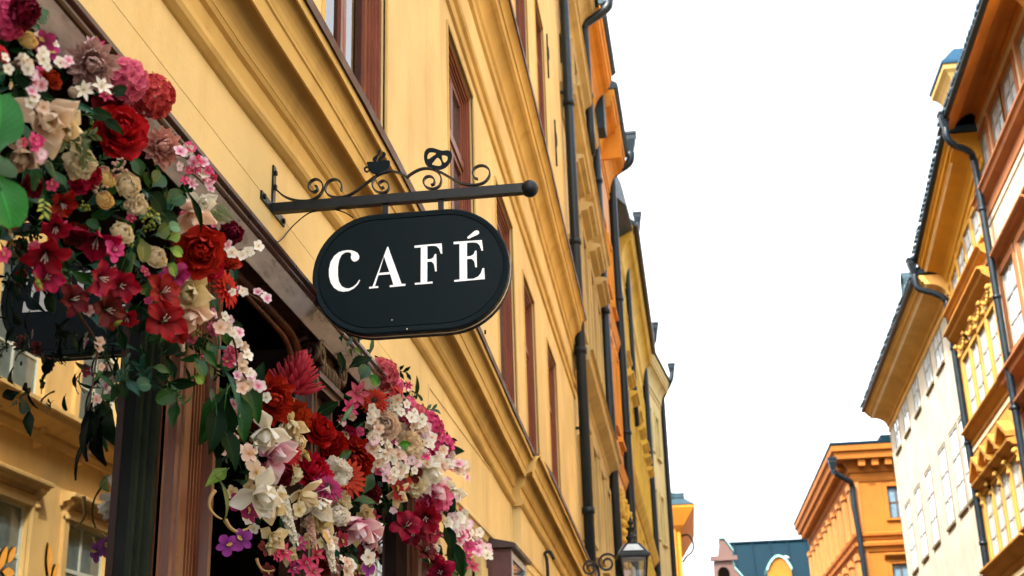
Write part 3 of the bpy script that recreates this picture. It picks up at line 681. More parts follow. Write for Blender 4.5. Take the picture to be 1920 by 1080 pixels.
# ------------------------------------------------------------------ generic house pieces
GL_W = pane_mat('pale_glass', (0.46, 0.52, 0.56), 1.9, 0.06, 0.05)
GL_B = pane_mat('blue_glass', (0.10, 0.17, 0.22), 2.0, 0.04, 0.05)
SASH_W = paint('grey_sash', (0.20, 0.20, 0.18), 0.5, 0.08, bmp=0)
SASH_B = paint('brown_sash', (0.06, 0.03, 0.02), 0.4, 0.1, bmp=0)
def house_window(parent, fr, a, b, c, d, sash, glass, trim, tw=0.12, proud=0.05, bars=(2, 3), depth=0.12, sill=True, head=None, hm=None, sub=True):
    """one window: surround, sash, panes; head: None / 'hood' / 'pediment'"""
    m_ = MB(); m_.box(fr, a - tw, a, c, d + tw, -0.01, proud); m_.box(fr, b, b + tw, c, d + tw, -0.01, proud); m_.box(fr, a, b, d, d + tw, -0.01, proud - 0.003)
    if sill: m_.box(fr, a - tw, b + tw, c - 0.09, c - 0.002, -0.01, proud + 0.06)
    else: m_.box(fr, a - tw, b + tw, c - tw * 0.6, c - 0.002, -0.01, proud * 0.8)
    w_ = m_.build('window', trim, parent)
    s = MB(); t = 0.055
    ring(s, fr, a, b, c, d, t, -depth - 0.05, -depth + 0.01)
    nx, ny = bars
    for i in range(1, nx):
        u = a + (b - a) * i / nx; s.box(fr, u - t * 0.6, u + t * 0.6, c + t, d - t, -depth - 0.04, -depth + 0.006)
    for j in range(1, ny):
        v = c + (d - c) * (j / ny); q = t * (0.7 if j == ny - 1 else 0.35); s.box(fr, a + t, b - t, v - q, v + q, -depth - 0.038, -depth + 0.002)
    s.build('sash', sash, w_)
    for i in range(nx):
        for j in range(ny):
            u0, u1 = a + (b - a) * i / nx, a + (b - a) * (i + 1) / nx; v0, v1 = c + (d - c) * j / ny, c + (d - c) * (j + 1) / ny
            k = random.uniform(-0.008, 0.008)
            p = MB(); p.sweep([[fr(u0, v0, -depth - 0.02), fr(u1, v0, -depth - 0.02 + k), fr(u1, v1, -depth - 0.02 + k), fr(u0, v1, -depth - 0.02)], [fr(u0, v0, -depth - 0.026), fr(u1, v0, -depth - 0.026 + k), fr(u1, v1, -depth - 0.026 + k), fr(u0, v1, -depth - 0.026)]])
            p.build('pane', glass, w_)
    hm = hm or trim
    if head in ('hood', 'pediment'):
        h = MB(); hv = d + tw + 0.16
        h.prism(fr, [(-0.01, hv - 0.13), (0.05, hv - 0.13), (0.07, hv - 0.06), (0.20, hv - 0.03), (0.22, hv + 0.02), (0.30, hv + 0.04), (0.31, hv + 0.09), (0.28, hv + 0.11), (-0.01, hv + 0.17)], [a - tw - 0.12, b + tw + 0.12])
        if head == 'pediment':
            hv += 0.172; mid = (a + b) / 2; x0, x1 = a - tw - 0.1, b + tw + 0.1; rise = (x1 - x0) * 0.34
            h.sweep([[fr(x0, hv, n), fr(x1, hv, n), fr(mid, hv + rise, n)] for n in (-0.01, 0.12)])
            for (ua, va, ub, vb) in ((x0 - 0.03, hv, mid, hv + rise), (mid, hv + rise, x1 + 0.03, hv)):
                h.sweep([[fr(u, v, -0.012), fr(u, v, 0.32), fr(u, v + 0.13, 0.33), fr(u, v + 0.15, -0.012)] for u, v in ((ua, va), (ub, vb))])
        hd = h.build('hood', hm, w_)
    return w_
def corbel(parent, fr, u, v, s, mat, name='corbel'):
    """scrolled bracket under a hood"""
    m_ = MB(); pr = [(0.0, 0.0), (0.20, 0.0), (0.26, -0.06), (0.25, -0.15), (0.17, -0.22), (0.12, -0.32), (0.15, -0.44), (0.13, -0.52), (0.06, -0.56), (0.0, -0.58)]
    m_.sweep([[fr(u + du * s, v + z * s, n * s) for n, z in pr] for du in (-0.08, 0.08)])
    m_.tube([fr(u - 0.1 * s, v - 0.1 * s, 0.19 * s), fr(u + 0.1 * s, v - 0.1 * s, 0.19 * s)], 0.085 * s, 10)
    m_.tube([fr(u - 0.1 * s, v - 0.46 * s, 0.1 * s), fr(u + 0.1 * s, v - 0.46 * s, 0.1 * s)], 0.06 * s, 8)
    return m_.build(name, mat, parent)
def cove(mb, fr, us, v0, v1, out, sl=0.0):
    """big coved eave: wall foot at v0, lip at v1"""
    h = v1 - v0
    pr = [(-0.02, v0 - 0.25), (0.03, v0 - 0.25), (0.05, v0 - 0.18), (0.02, v0 - 0.14), (0.02, v0 - 0.02), (0.07, v0)] + [(0.07 + (out * 0.62) * (1 - math.cos(t * PI / 2)), v0 + h * 0.55 * math.sin(t * PI / 2)) for t in (0.2, 0.4, 0.6, 0.8, 1.0)] \
        + [(out * 0.72, v0 + h * 0.56), (out * 0.72, v0 + h * 0.66), (out * 0.80, v0 + h * 0.68), (out * 0.83, v0 + h * 0.80), (out * 0.90, v0 + h * 0.82), (out * 0.92, v1 - 0.03), (-0.02, v1 - 0.03)]
    mb.prism(fr, pr, us, smooth=False)
def gutter(parent, fr, u0, u1, v, n, mat=None, r=0.09, dv=(0, 0)):
    m_ = MB(); pr = [(n + r * math.cos(a), v + r * math.sin(a)) for a in [PI + PI * i / 8 for i in range(9)]] + [(n + r * 0.8, v + 0.004), (n - r, v + 0.03)]
    m_.prism(fr, pr, [(u0, 0, dv[0]), (u1, 0, dv[1])]); return m_.build('gutter', mat or PIPE, parent)
def roof_slab(parent, fr, u0, u1, v, n, mat, rise=3.4, run=5.0, dv=(0, 0)):
    m_ = MB(); m_.prism(fr, [(n, v), (n, v + 0.06), (n - run, v + rise), (n - 2 * run, v), (n - 2 * run + 0.1, v - 0.05)], [(u0, 0, dv[0]), (u1, 0, dv[1])]); return m_.build('roof', mat, parent)

# ------------------------------------------------------------------ left row, beyond the cafe
BEI = plaster('beige_plaster', (0.50, 0.385, 0.195), (0.35, 0.22, 0.1), 0.4)
BEI_T = plaster('beige_trim', (0.46, 0.335, 0.14), (0.35, 0.22, 0.1), 0.4)
ORG = plaster('orange_plaster', (0.60, 0.235, 0.022), (0.4, 0.14, 0.03), 0.3)
PEACH = plaster('peach_plaster', (0.58, 0.30, 0.13), (0.4, 0.2, 0.08), 0.3)
GOLDEN = plaster('golden_plaster', (0.58, 0.37, 0.055), (0.45, 0.25, 0.05), 0.3)
PALEY = plaster('pale_yellow_plaster', (0.54, 0.42, 0.17), (0.4, 0.28, 0.1), 0.35)
def row_house(name, label, a, b, wallm, trimm, top, floors, uw, sash, glass, base=0.0, heads=None):
    du = Vector((b[0] - a[0], b[1] - a[1])); ln = du.length; du.normalize(); dn = (du.y, -du.x)
    fr = Fr(a[0], a[1], (du.x, du.y), dn)
    t = thing(name, label, 'building', (a[0], a[1], 0))
    ops_ = [(u, u + w_, c, d) for (u, w_) in uw for (c, d) in floors]
    m_ = MB(); wall_mesh(m_, fr, 0, ln, base, top, ops_, 0.2); m_.build('wall', wallm, t)
    m_ = MB(); m_.box(fr, 0.02, ln - 0.02, base, top, -9, -0.6); m_.build('core', wallm, t)
    for j, (c, d) in enumerate(floors):
        for (u, w_) in uw:
            house_window(t, fr, u, u + w_, c, d, sash, glass, trimm, 0.14, 0.07, head=(heads[j] if heads else None))
    return t, fr, ln
beige, fb, lb = row_house('beige_building', 'beige plastered building with moulded courses between two black downpipes on the left', (-1.5, 20.25), (-1.5, 29.55), BEI, BEI_T, 18.2,
    [(1.0, 3.4), (4.9, 6.9), (8.6, 11.2), (13.2, 15.2), (16.3, 17.6)], [(1.0, 1.1), (3.2, 1.1), (5.4, 1.1), (7.5, 1.1)], SASH_B, GLASS_L, heads=[None, None, 'hood', None, None])
for v, s in ((15.75, 1.0), (12.6, 1.3), (7.75, 1.3), (4.0, 0.9)):
    m_ = MB(); m_.prism(fb, [(-0.01, v - 0.45 * s), (0.03, v - 0.45 * s), (0.04, v - 0.3 * s), (0.02, v - 0.28 * s), (0.08, v - 0.2 * s), (0.20 * s, v - 0.12 * s), (0.22 * s, v - 0.02), (0.26 * s, v), (-0.01, v + 0.12)], [0.02, lb - 0.1]); m_.build('string_course', BEI_T, beige)
for v in (5.5, 9.0, 12.9, 14.0, 16.6):
    m_ = MB(); m_.box(fb, 0.25, 0.55, v - 0.8, v + 0.9, -0.01, 0.03); m_.box(fb, lb - 0.8, lb - 0.4, v - 0.8, v + 0.9, -0.01, 0.03); m_.build('corner_strip', BEI_T, beige)
m_ = MB(); cove(m_, fb, [0, lb], 17.6, 18.4, 0.45); m_.build('eave', BEI_T, beige)
roof_slab(beige, fb, 0, lb, 18.41, 0.5, ROOF_DK)
downpipe(beige, [(-1.37, 29.3, 15.7), (-1.37, 29.3, 0)], 0.12, None, [(-1.37, 29.3, z) for z in (3.5, 7.7, 11.4, 14.8)])
tp = [at_y(x, y, 27.0) for x, y in ((1141, 2), (1140, 12), (1128, 24), (1101, 42), (1095, 52), (1097, 80), (1109, 290))]
downpipe(beige, smooth_path(tp, 4), 0.105, at_y(1142, -10, 27.0), [at_y(1103, 180, 27.0)])

orange, fo, lo = row_house('orange_building', 'orange and peach building with stucco garlands and deep orange eaves on the left', (-1.5, 29.6), (-1.37, 36.0), PEACH, ORG, 18.0,
    [(3.0, 5.6), (9.4, 11.8), (13.2, 15.2)], [(0.8, 1.0), (2.7, 1.0), (4.6, 1.0)], SASH_W, GL_W)
for u0, u1 in ((-2.4, 1.15), (1.9, 3.6), (3.65, 6.3)):
    m_ = MB(); cove(m_, fo, [u0, u1], 17.35, 18.5, 0.64); m_.build('eave', ORG, orange)
    m_ = MB(); m_.prism(fo, [(-0.3, 18.5), (0.62, 18.48), (0.70, 18.55), (0.68, 18.64), (-0.3, 19.3)], [u0 - 0.03, u1 + 0.03]); m_.build('roof_edge', ROOF_DK, orange)
roof_slab(orange, fo, 0, lo, 18.6, -0.2, ROOF_DK)
m_ = MB(); m_.box(fo, 1.2, 1.85, 17.0, 19.4, -0.3, 0.32); m_.sweep([[fo(u, 19.4 + 0.35 * math.sin(PI * i / 8), -0.3 + 0.75 * i / 8) for i in range(9)] for u in (1.15, 1.9)]); m_.build('dormer', ROOF_DK, orange)
for u in (3.62,):
    m_ = MB(); m_.box(fo, u - 0.06, u + 0.06, 17.2, 18.5, 0.0, 0.6); m_.build('eave_rib', ORG, orange)
for v, nm in ((8.6, 0), (12.6, 1)):
    m_ = MB(); m_.prism(fo, [(-0.01, v - 0.25), (0.03, v - 0.25), (0.08, v - 0.1), (0.12, v), (-0.01, v + 0.06)], [0.1, lo]); m_.build('string_course', ORG, orange)
for u in (0.4, 2.2, 4.1, 6.0):            # stucco swags
    m_ = MB()
    for k in range(16):
        t = k / 15; p = fo(u - 0.1 + 0.75 * t, 7.6 - 0.5 * math.sin(PI * t), 0.05); m_.lathe(p, [(0.01, -0.13), (0.12, -0.05), (0.13, 0.06), (0.01, 0.13)], 7)
    for k in range(8): m_.lathe(fo(u - 0.15, 7.5 - k * 0.22, 0.05), [(0.01, -0.12), (0.13 - k * 0.01, 0), (0.01, 0.12)], 7)
    m_.build('stucco_swag', GOLDEN, orange)
for u in (1.6, 3.5, 5.5):
    m_ = MB(); m_.box(fo, u, u + 0.25, 9.2, 12.2, -0.01, 0.05); m_.build('pilaster_strip', ORG, orange)
downpipe(orange, smooth_path([(-0.62, 36.05, 18.7), (-0.7, 36.05, 18.35), (-1.2, 36.05, 18.0), (-1.25, 36.05, 17.5), (-1.25, 36.05, 12), (-1.25, 36.05, 0)], 4), 0.13, (-0.62, 36.05, 18.95), [(-1.25, 36.05, z) for z in (6, 10, 14)])

yellow, fy, ly = row_house('golden_building', 'golden yellow building with bracketed window hoods and a blue grey roof on the left', (-1.37, 36.1), (-1.12, 57.0), GOLDEN, GOLDEN, 18.0,
    [(1.5, 4.2), (5.6, 8.4), (9.8, 12.4), (13.6, 15.8)], [(1.2 + 2.5 * i, 1.2) for i in range(8)], SASH_W, GL_W, heads=[None, None, 'hood', None])
m_ = MB(); cove(m_, fy, [5.2, 10, ly], 17.2, 18.5, 0.55); m_.build('eave', GOLDEN, yellow)
roof_slab(yellow, fy, 5.2, ly, 18.5, 0.62, ROOF_DK, 4.5)
m_ = MB(); m_.sweep([[fy(u, 17.6, -0.8), fy(u, zb, n), fy(u, z, n - 0.12), fy(u, z + 0.1, -0.8)] for u, n, zb, z in ((0.1, 0.08, 17.5, 18.9), (2.6, 0.42, 18.1, 18.9), (5.6, 0.52, 18.3, 19.1))]); m_.build('mansard_slope', ROOF_DK, yellow)
downpipe(yellow, smooth_path([fy(7.6, 19.5, 0.62), fy(7.6, 19.1, 0.55), fy(7.6, 18.6, 0.15), fy(7.6, 18.0, 0.13), fy(7.6, 12, 0.13)], 4), 0.10, fy(7.6, 19.6, 0.62))
for u in (10.6, 16.8):
    m_ = MB(); m_.box(fy, u, u + 1.3, 18.4, 20.4, -1.2, 0.3); m_.prism(fy, [(-1.2, 20.4), (0.45, 20.4), (0.3, 20.75), (-1.2, 20.9)], [u - 0.15, u + 1.45]); m_.build('dormer', ROOF_DK, yellow)
downpipe(yellow, smooth_path([fy(20.8, 19.4, 0.68), fy(20.8, 19.0, 0.6), fy(20.8, 18.2, 0.16), fy(20.8, 17.6, 0.14), fy(20.8, 9, 0.14), fy(20.8, 0, 0.14)], 4), 0.14, fy(20.8, 19.5, 0.68))
gutter(yellow, fy, 5.2, ly, 18.5, 0.62)
m_ = MB(); m_.prism(fy, [(-0.01, 8.9), (0.05, 8.9), (0.2, 9.1), (0.25, 9.2), (-0.01, 9.3)], [0.2, ly - 0.2]); m_.build('string_course', GOLDEN, yellow)

pale, fp, lp = row_house('pale_building', 'pale yellow plain building with a thin downpipe at the far left end', (-1.1, 57.1), (-0.42, 63.0), PALEY, PALEY, 18.2,
    [(6.4, 8.6), (10.4, 12.6), (14.4, 16.4)], [(0.9, 1.0), (3.2, 1.0)], SASH_W, GL_W)
m_ = MB(); cove(m_, fp, [0, lp], 17.5, 18.7, 0.55); m_.build('eave', PALEY, pale)
roof_slab(pale, fp, 0, lp, 18.7, 0.6, ROOF_DK)
downpipe(pale, smooth_path([fp(5.9, 19.2, 0.68), fp(5.9, 18.8, 0.6), fp(5.9, 18.0, 0.16), fp(5.9, 17.4, 0.12), fp(5.9, 9, 0.12), fp(5.9, 0, 0.12)], 4), 0.12, fp(5.9, 19.3, 0.68))

# orange house closing the left side
FE = Fr(0, 75, (1, 0), (0, -1))
endh = thing('orange_end_house', 'bright orange house end with wide eaves and a low dark roof at the bend', 'building', (0, 75, 0))
END = plaster('bright_orange_plaster', (0.44, 0.165, 0.010), (0.5, 0.2, 0.03), 0.25)
m_ = MB(); m_.box(FE, -8, 0.12, 0, 14.3, -12, 0); m_.box(FE, -8, -0.15, 0, 14.2, 0.0, 0.10); m_.build('wall', END, endh)
m_ = MB(); m_.sweep([[FE(-8, 13.2, 0.02), FE(0.14, 13.2, 0.02), FE(0.14, 13.2, -12), FE(-8, 13.2, -12)], [FE(-8, 13.5, 0.25), FE(0.35, 13.5, 0.25), FE(0.35, 13.5, -12), FE(-8, 13.5, -12)], [FE(-8, 14.45, 0.7), FE(0.98, 14.45, 0.7), FE(0.98, 14.45, -12), FE(-8, 14.45, -12)], [FE(-8, 14.6, 0.7), FE(0.98, 14.6, 0.7), FE(0.98, 14.6, -12), FE(-8, 14.6, -12)]]); m_.build('eave', END, endh)
m_ = MB(); m_.sweep([[FE(-8, 14.61, 0.75), FE(1.03, 14.61, 0.75), FE(1.03, 14.61, -12), FE(-8, 14.61, -12)], [FE(-8, 15.05, 0.2), FE(0.45, 15.05, 0.2), FE(0.45, 15.05, -12), FE(-8, 15.05, -12)]]); m_.box(FE, -8, 0.5, 15.06, 15.35, -11, 0.25); m_.sweep([[FE(-8, 15.35, 0.2), FE(-0.1, 15.35, 0.2), FE(-0.1, 15.35, -6), FE(-8, 15.35, -6)], [FE(-8, 16.5, -1.0), FE(-1.6, 16.5, -1.0), FE(-1.6, 16.5, -4), FE(-8, 16.5, -4)]]); m_.build('roof', ROOF_DK, endh)
m_ = MB(); m_.tube(smooth_path([FE(0.2, 13.0, -0.5), FE(0.55, 13.0, -0.3), FE(0.8, 12.6, -0.3), FE(0.75, 12.1, -0.3), FE(0.4, 11.8, -0.3), FE(0.15, 11.5, -0.4)]), 0.06, 6); m_.build('iron_bracket', IRON, endh)

# ------------------------------------------------------------------ right side of the street (facade plane x = 9)
R = Fr(9.0, 0, (0, 1), (-1, 0), -0.062, 34.0)
def rz(y, z): return z * 1.5 - 0.8 + 0.062 * (y * 1.5 - 34.0)      # survey (plane x=6) -> this wall, slope taken out
CREAM = plaster('cream_plaster', (0.52, 0.42, 0.27), (0.4, 0.25, 0.12), 0.3)
RUST = plaster('rust_trim', (0.28, 0.105, 0.036), (0.25, 0.08, 0.03), 0.3)
OCHRE = plaster('ochre_plaster', (0.40, 0.215, 0.040), (0.35, 0.18, 0.04), 0.4)
OCHRE_D = plaster('ochre_ornament', (0.33, 0.15, 0.022), (0.3, 0.14, 0.03), 0.4)
WHT = plaster('white_plaster', (0.37, 0.335, 0.27), (0.45, 0.38, 0.26), 0.55, sc_=1.2)
WHT_T = plaster('grey_white_trim', (0.11, 0.08, 0.04), (0.4, 0.33, 0.2), 0.4)
HONEY = plaster('honey_cove', (0.50, 0.29, 0.075), (0.4, 0.22, 0.06), 0.3)
STRIPE = plaster('cream_cove_line', (0.72, 0.62, 0.42), (0.5, 0.4, 0.2), 0.2)
WARM = plaster('warm_yellow_plaster', (0.72, 0.47, 0.165), (0.4, 0.25, 0.1), 0.35)
def body(t, fr, u0, u1, v1, wm, ops_):
    m_ = MB(); wall_mesh(m_, fr, u0, u1, -3, v1, ops_, 0.2); m_.build('wall', wm, t)
    m_ = MB(); m_.box(fr, u0 + 0.01, u1 - 0.01, -3, v1, -10, -0.5); m_.build('core', wm, t)
def tile_edge(t, fr, u0, u1, v, n, dv=(0, 0)):
    k = int((u1 - u0) / 0.26); m_ = MB()
    for i in range(k):
        u = u0 + (u1 - u0) * (i + 0.5) / k; j = random.uniform(-0.03, 0.03) + dv[0] + (dv[1] - dv[0]) * (u - u0) / (u1 - u0)
        m_.sweep([[fr(u + 0.12 * math.cos(a), v + 0.03 + j + 0.10 * math.sin(a) + (0.35 if q else 0), n + 0.10 - (0.7 if q else 0)) for a in [PI * h / 4 for h in range(5)]] for q in (0, 1)])
    o = m_.build('tile_edge', ROOF_DK, t); o['kind'] = 'stuff'
# --- yellow building facing the cafe (seen in the shop glass)
R0 = Fr(9.0, 0, (0, 1), (-1, 0))
b0 = thing('facing_building', 'warm yellow building across the street mirrored in the cafe window with hooded windows', 'building', (9, 20, 0))
W0 = [(14.1 + 3.52 * i, 16.1 + 3.52 * i) for i in range(4)]
FL0 = [(3.4, 6.25), (8.2, 11.0), (12.6, 15.0)]
ops0 = [(a, b, c, d) for a, b in W0 for c, d in FL0]
body(b0, R0, 8, 27.9, 18.6, WARM, ops0)
GREENSASH = paint('grey_green_sash', (0.55, 0.57, 0.45), 0.5, 0.1, bmp=0)
GL_G = pane_mat('grey_green_glass', (0.13, 0.17, 0.16), 1.7, 0.05, 0.05)
for a, b in W0:
    for j, (c, d) in enumerate(FL0): house_window(b0, R0, a, b, c, d, GREENSASH, GL_G, WARM, 0.2, 0.08, (2, 3), 0.12, True, 'hood' if j == 0 else None)
    for u in (a - 0.12, b + 0.12): corbel(b0, R0, u, 6.62, 0.8, WARM)
for v in (8.02,):
    m_ = MB(); m_.prism(R0, [(-0.01, v - 0.5), (0.06, v - 0.5), (0.10, v - 0.38), (0.08, v - 0.3), (0.5, v - 0.18), (0.55, v - 0.08), (0.6, v - 0.06), (0.6, v + 0.02), (-0.01, v + 0.1)], [8, 27.9]); m_.build('string_course', WARM, b0)
    for i in range(11): corbel(b0, R0, 9.0 + i * 1.76, v - 0.22, 0.75, WARM)
m_ = MB(); cove(m_, R0, [8, 27.9], 17.6, 18.6, 1.0); m_.build('eave', WARM, b0)
roof_slab(b0, R0, 8, 27.9, 18.6, 1.05, ROOF_DK)

# --- cream building with rust trim (nearest on the right)
b1 = thing('rust_trim_building', 'cream building with rust brown ledges and eaves at the right edge', 'building', (9, 28, 0))
W1T = [(y * 1.5 - 0.62, y * 1.5 + 0.62) for y in (18.95, 20.2, 21.15, 22.35)]
W1M = [(y * 1.5 - 0.72, y * 1.5 + 0.72) for y in (19.2, 20.65, 22.05)]
e1 = rz(20.6, 12.77) - 0.25                         # wall / soffit line
t0, t1 = rz(20.9, 11.15), rz(21.0, 12.05)
m0, m1 = rz(22, 7.92), rz(22.0, 9.35)
l0, l1 = rz(22.0, 5.0), rz(22, 6.7)
ops1 = [(a, b, t0, t1) for a, b in W1T] + [(a, b, m0, m1) for a, b in W1M] + [(a, b, l0, l1) for a, b in W1M]
body(b1, R, 27.95, 34.55, e1, CREAM, ops1)
for a, b in W1T: house_window(b1, R, a, b, t0, t1, SASH_W, GL_W, RUST, 0.16, 0.04, (2, 3), 0.02, True)
for a, b in W1M:
    house_window(b1, R, a, b, m0, m1, SASH_W, GL_W, RUST, 0.2, 0.05, (2, 3), 0.03, True, 'hood')
    house_window(b1, R, a, b, l0, l1, SASH_W, GL_W, RUST, 0.2, 0.05, (2, 3), 0.03, True, 'hood')
for v, s in ((rz(20.8, 11.02), 1.0), (rz(22, 7.62), 1.2), (rz(24, 4.75) + 0.1, 1.3)):
    m_ = MB(); m_.prism(R, [(-0.01, v - 0.62 * s), (0.04, v - 0.62 * s), (0.06, v - 0.45 * s), (0.03, v - 0.43 * s), (0.03, v - 0.3 * s), (0.22 * s, v - 0.18 * s), (0.26 * s, v - 0.05), (0.32 * s, v - 0.03), (0.32 * s, v + 0.02), (-0.01, v + 0.10)], [27.95, 34.5]); m_.build('string_course', RUST, b1)
    m_ = MB(); m_.box(R, 27.95, 34.5, v - 0.84 * s, v - 0.70 * s, -0.01, 0.03); m_.build('string_course', WHT, b1)
m_ = MB(); m_.box(R, 27.95, 34.55, t0 - 0.1, e1, 0.0, 0.02)
EV = e1 - 0.52
m_ = MB(); m_.prism(R, [(-0.02, e1 - 0.35), (0.03, e1 - 0.35), (0.06, e1 - 0.24), (0.03, e1 - 0.2), (0.03, e1 - 0.08), (0.12, e1)] + [(0.12 + 0.5 * t, e1 - 0.02 - 0.36 * t * t) for t in (0.25, 0.5, 0.75, 1.0)] + [(0.63, e1 - 0.43), (0.74, e1 - 0.44), (0.77, e1 - 0.52), (0.86, e1 - 0.53), (0.88, e1 - 0.60), (0.97, e1 - 0.61), (1.0, e1 - 0.5), (-0.02, e1 + 0.5)], [27.0, 33.7]); m_.build('eave', plaster('rust_orange_cove', (0.40, 0.155, 0.024), (0.3, 0.1, 0.03), 0.3), b1)
gutter(b1, R, 27.0, 33.65, EV, 1.02); tile_edge(b1, R, 27.0, 33.6, EV + 0.04, 1.02)
m_ = MB(); m_.prism(R, [(1.0, EV + 0.05), (1.03, EV + 0.12), (-4, EV + 4.5), (-9, e1 + 0.6), (-0.02, e1 + 0.53)], [27.0, 33.72]); m_.build('roof', ROOF_DK, b1)
# boxy roof dormer
dq = at_y(1765, 205, 36.5)
FD = Fr(0, 36.5, (1, 0), (0, -1))
x0, z0 = 9.28, dq.z - 0.1
m_ = MB(); m_.sweep([[FD(x0 + 0.02, z0 - 0.1, n), FD(x0 + 1.5, z0 - 0.1, n), FD(x0 + 1.5, z0 + 1.55, n), FD(x0 + 0.10, z0 + 1.55, n), FD(x0 - 0.02, z0 + 0.8, n)] for n in (0, -1.6)])
dm = m_.build('dormer', plaster('dormer_yellow', (0.50, 0.37, 0.15), (0.4, 0.25, 0.1), 0.3), b1)
m_ = MB()
m_.sweep([[FD(x0 - o_, z0 + zz, o_ * 0.7), FD(x0 + 1.5, z0 + zz, o_ * 0.7), FD(x0 + 1.5, z0 + zz, -1.6 - o_), FD(x0 - o_, z0 + zz, -1.6 - o_)] for o_, zz in ((0.03, 0.80), (0.05, 0.95), (0.10, 1.10), (0.19, 1.25), (0.30, 1.36), (0.30, 1.52))])
m_.build('dormer_cornice', plaster('dormer_ochre', (0.40, 0.25, 0.07), (0.4, 0.25, 0.1), 0.3), dm)
m_ = MB(); m_.box(FD, x0 - 0.34, x0 + 1.5, z0 + 1.522, z0 + 1.62, -1.95, 0.26); m_.sweep([[FD(x0 - 0.32, z0 + 1.621, n), FD(x0 + 1.5, z0 + 1.621, n), FD(x0 + 1.5, z0 + 2.05, n - 0.05 if n < 0 else n - 0.1), FD(x0 + 0.1, z0 + 2.05, n - 0.05 if n < 0 else n - 0.1)] for n in (0.22, -1.9)])
m_.build('dormer_roof', paint('blue_copper', (0.005, 0.035, 0.07), 0.5, 0.2, spec=0.15), dm)
m_ = MB(); ring(m_, Fr(x0 - 0.02, 36.5, (0, 1), (-1, 0)), 0.3, 1.3, z0 - 0.75, z0 + 0.7, 0.07, 0.0, 0.03); m_.build('dormer_window', OCHRE, dm)

# --- ochre building with pediments
b2 = thing('ochre_building', 'ornate ochre building with pediments and scrolled corbels between two downpipes on the right', 'building', (9, 34.6, 0))
DV2 = (1.0, -0.12)
e2 = rz(25.2, 10.95) + 0.25
W2 = [(y * 1.5 - 0.50, y * 1.5 + 0.50) for y in (23.62, 24.45, 25.2, 26.0)]
a0, a1 = rz(24.6, 10.28), rz(24.6, 11.18); c0, c1 = rz(24.8, 7.65), rz(24.8, 8.92); d0, d1 = rz(25.2, 4.85), rz(25.2, 6.15)
a1 = min(a1, e2 - 0.3)
ops2 = [(a, b, p, q) for a, b in W2 for p, q in ((a0, a1), (c0, c1), (d0, d1))]
body(b2, R, 34.6, 40.0, e2, OCHRE, ops2)
for i, (a, b) in enumerate(W2):
    house_window(b2, R, a, b, a0, a1, SASH_W, GL_W, OCHRE, 0.10, 0.04, (2, 2), 0.02, True)
    house_window(b2, R, a, b, c0, c1, SASH_W, GL_W, OCHRE, 0.10, 0.05, (2, 3), 0.03, True)
    house_window(b2, R, a, b, d0, d1, SASH_W, GL_W, OCHRE, 0.09, 0.05, (2, 3), 0.03, True, 'pediment', OCHRE_D)
    for u in (a - 0.10, b + 0.10):
        corbel(b2, R, u, c1 + 0.55, 0.8, OCHRE); corbel(b2, R, u, d1 + 0.12, 0.75, OCHRE)
    m_ = MB()
    for k in range(7): m_.lathe(R(a + 0.12 + 0.13 * k, c1 + 0.42 - 0.16 * math.sin(PI * k / 6), 0.08), [(0.01, -0.08), (0.065, -0.03), (0.065, 0.03), (0.01, 0.08)], 7)
    m_.build('stucco_swag', OCHRE, b2)
for v, s in ((rz(24.5, 10.02), 1.0), (c1 + 0.98, 1.2), (c0 - 0.25, 0.9), (d0 - 0.2, 1.1)):
    m_ = MB(); m_.prism(R, [(-0.01, v - 0.42 * s), (0.04, v - 0.42 * s), (0.06, v - 0.3 * s), (0.04, v - 0.28 * s), (0.22 * s, v - 0.14 * s), (0.26 * s, v - 0.04), (0.34 * s, v - 0.02), (0.34 * s, v + 0.03), (-0.01, v + 0.10)], [34.65, 39.95]); m_.build('string_course', OCHRE_D, b2)
    m_ = MB(); m_.box(R, 34.65, 39.95, v - 0.62 * s, v - 0.5 * s, -0.01, 0.03); m_.build('string_course', STRIPE, b2)
m_ = MB(); cove(m_, R, [(33.75, 0, 1.0), (39.98, 0, -0.12)], e2 - 0.45, e2 + 0.28, 0.95); m_.build('eave', plaster('amber_cove', (0.46, 0.23, 0.02), (0.4, 0.2, 0.04), 0.3), b2)
m_ = MB(); m_.prism(R, [(0.6, e2 - 0.07), (0.66, e2 - 0.07), (0.66, e2 - 0.03), (0.6, e2 - 0.03)], [(34.6, 0, 0.85), (39.97, 0, -0.12)]); m_.build('eave_line', STRIPE, b2)
gutter(b2, R, 33.8, 40, e2 + 0.29, 0.92, dv=DV2); tile_edge(b2, R, 33.8, 40, e2 + 0.33, 0.95, DV2); roof_slab(b2, R, 33.8, 40, e2 + 0.33, 0.9, ROOF_DK, dv=DV2)
def barrel_dormer(t, px, py, Y, s):
    p = at_y(px, py, Y); FB = Fr(p.x, Y, (0, 1), (-1, 0)); m_ = MB()
    pr = [(-0.5 * s + s * i / 10, 0.45 * s + 0.42 * s * math.sin(PI * i / 10)) for i in range(11)]
    m_.sweep([[FB(u, p.z + v, n) for u, v in pr + [(0.5 * s, -0.5 * s), (0.42 * s, -0.5 * s)] + [(u * 0.84, v - 0.08 * s) for u, v in pr[::-1]] + [(-0.42 * s, -0.5 * s), (-0.5 * s, -0.5 * s)]] for n in (0.08 * s, -2.2)])
    d_ = m_.build('dormer', ROOF_DK, t)
    m_ = MB(); m_.sweep([[FB(u * 0.82, p.z + v - 0.085 * s, n) for u, v in pr + [(0.5 * s, -0.5 * s), (-0.5 * s, -0.5 * s)]] for n in (-0.05, -0.1)]); m_.build('dormer_window', GL_W, d_)
barrel_dormer(b2, 1750, 368, 38.2, 0.7)
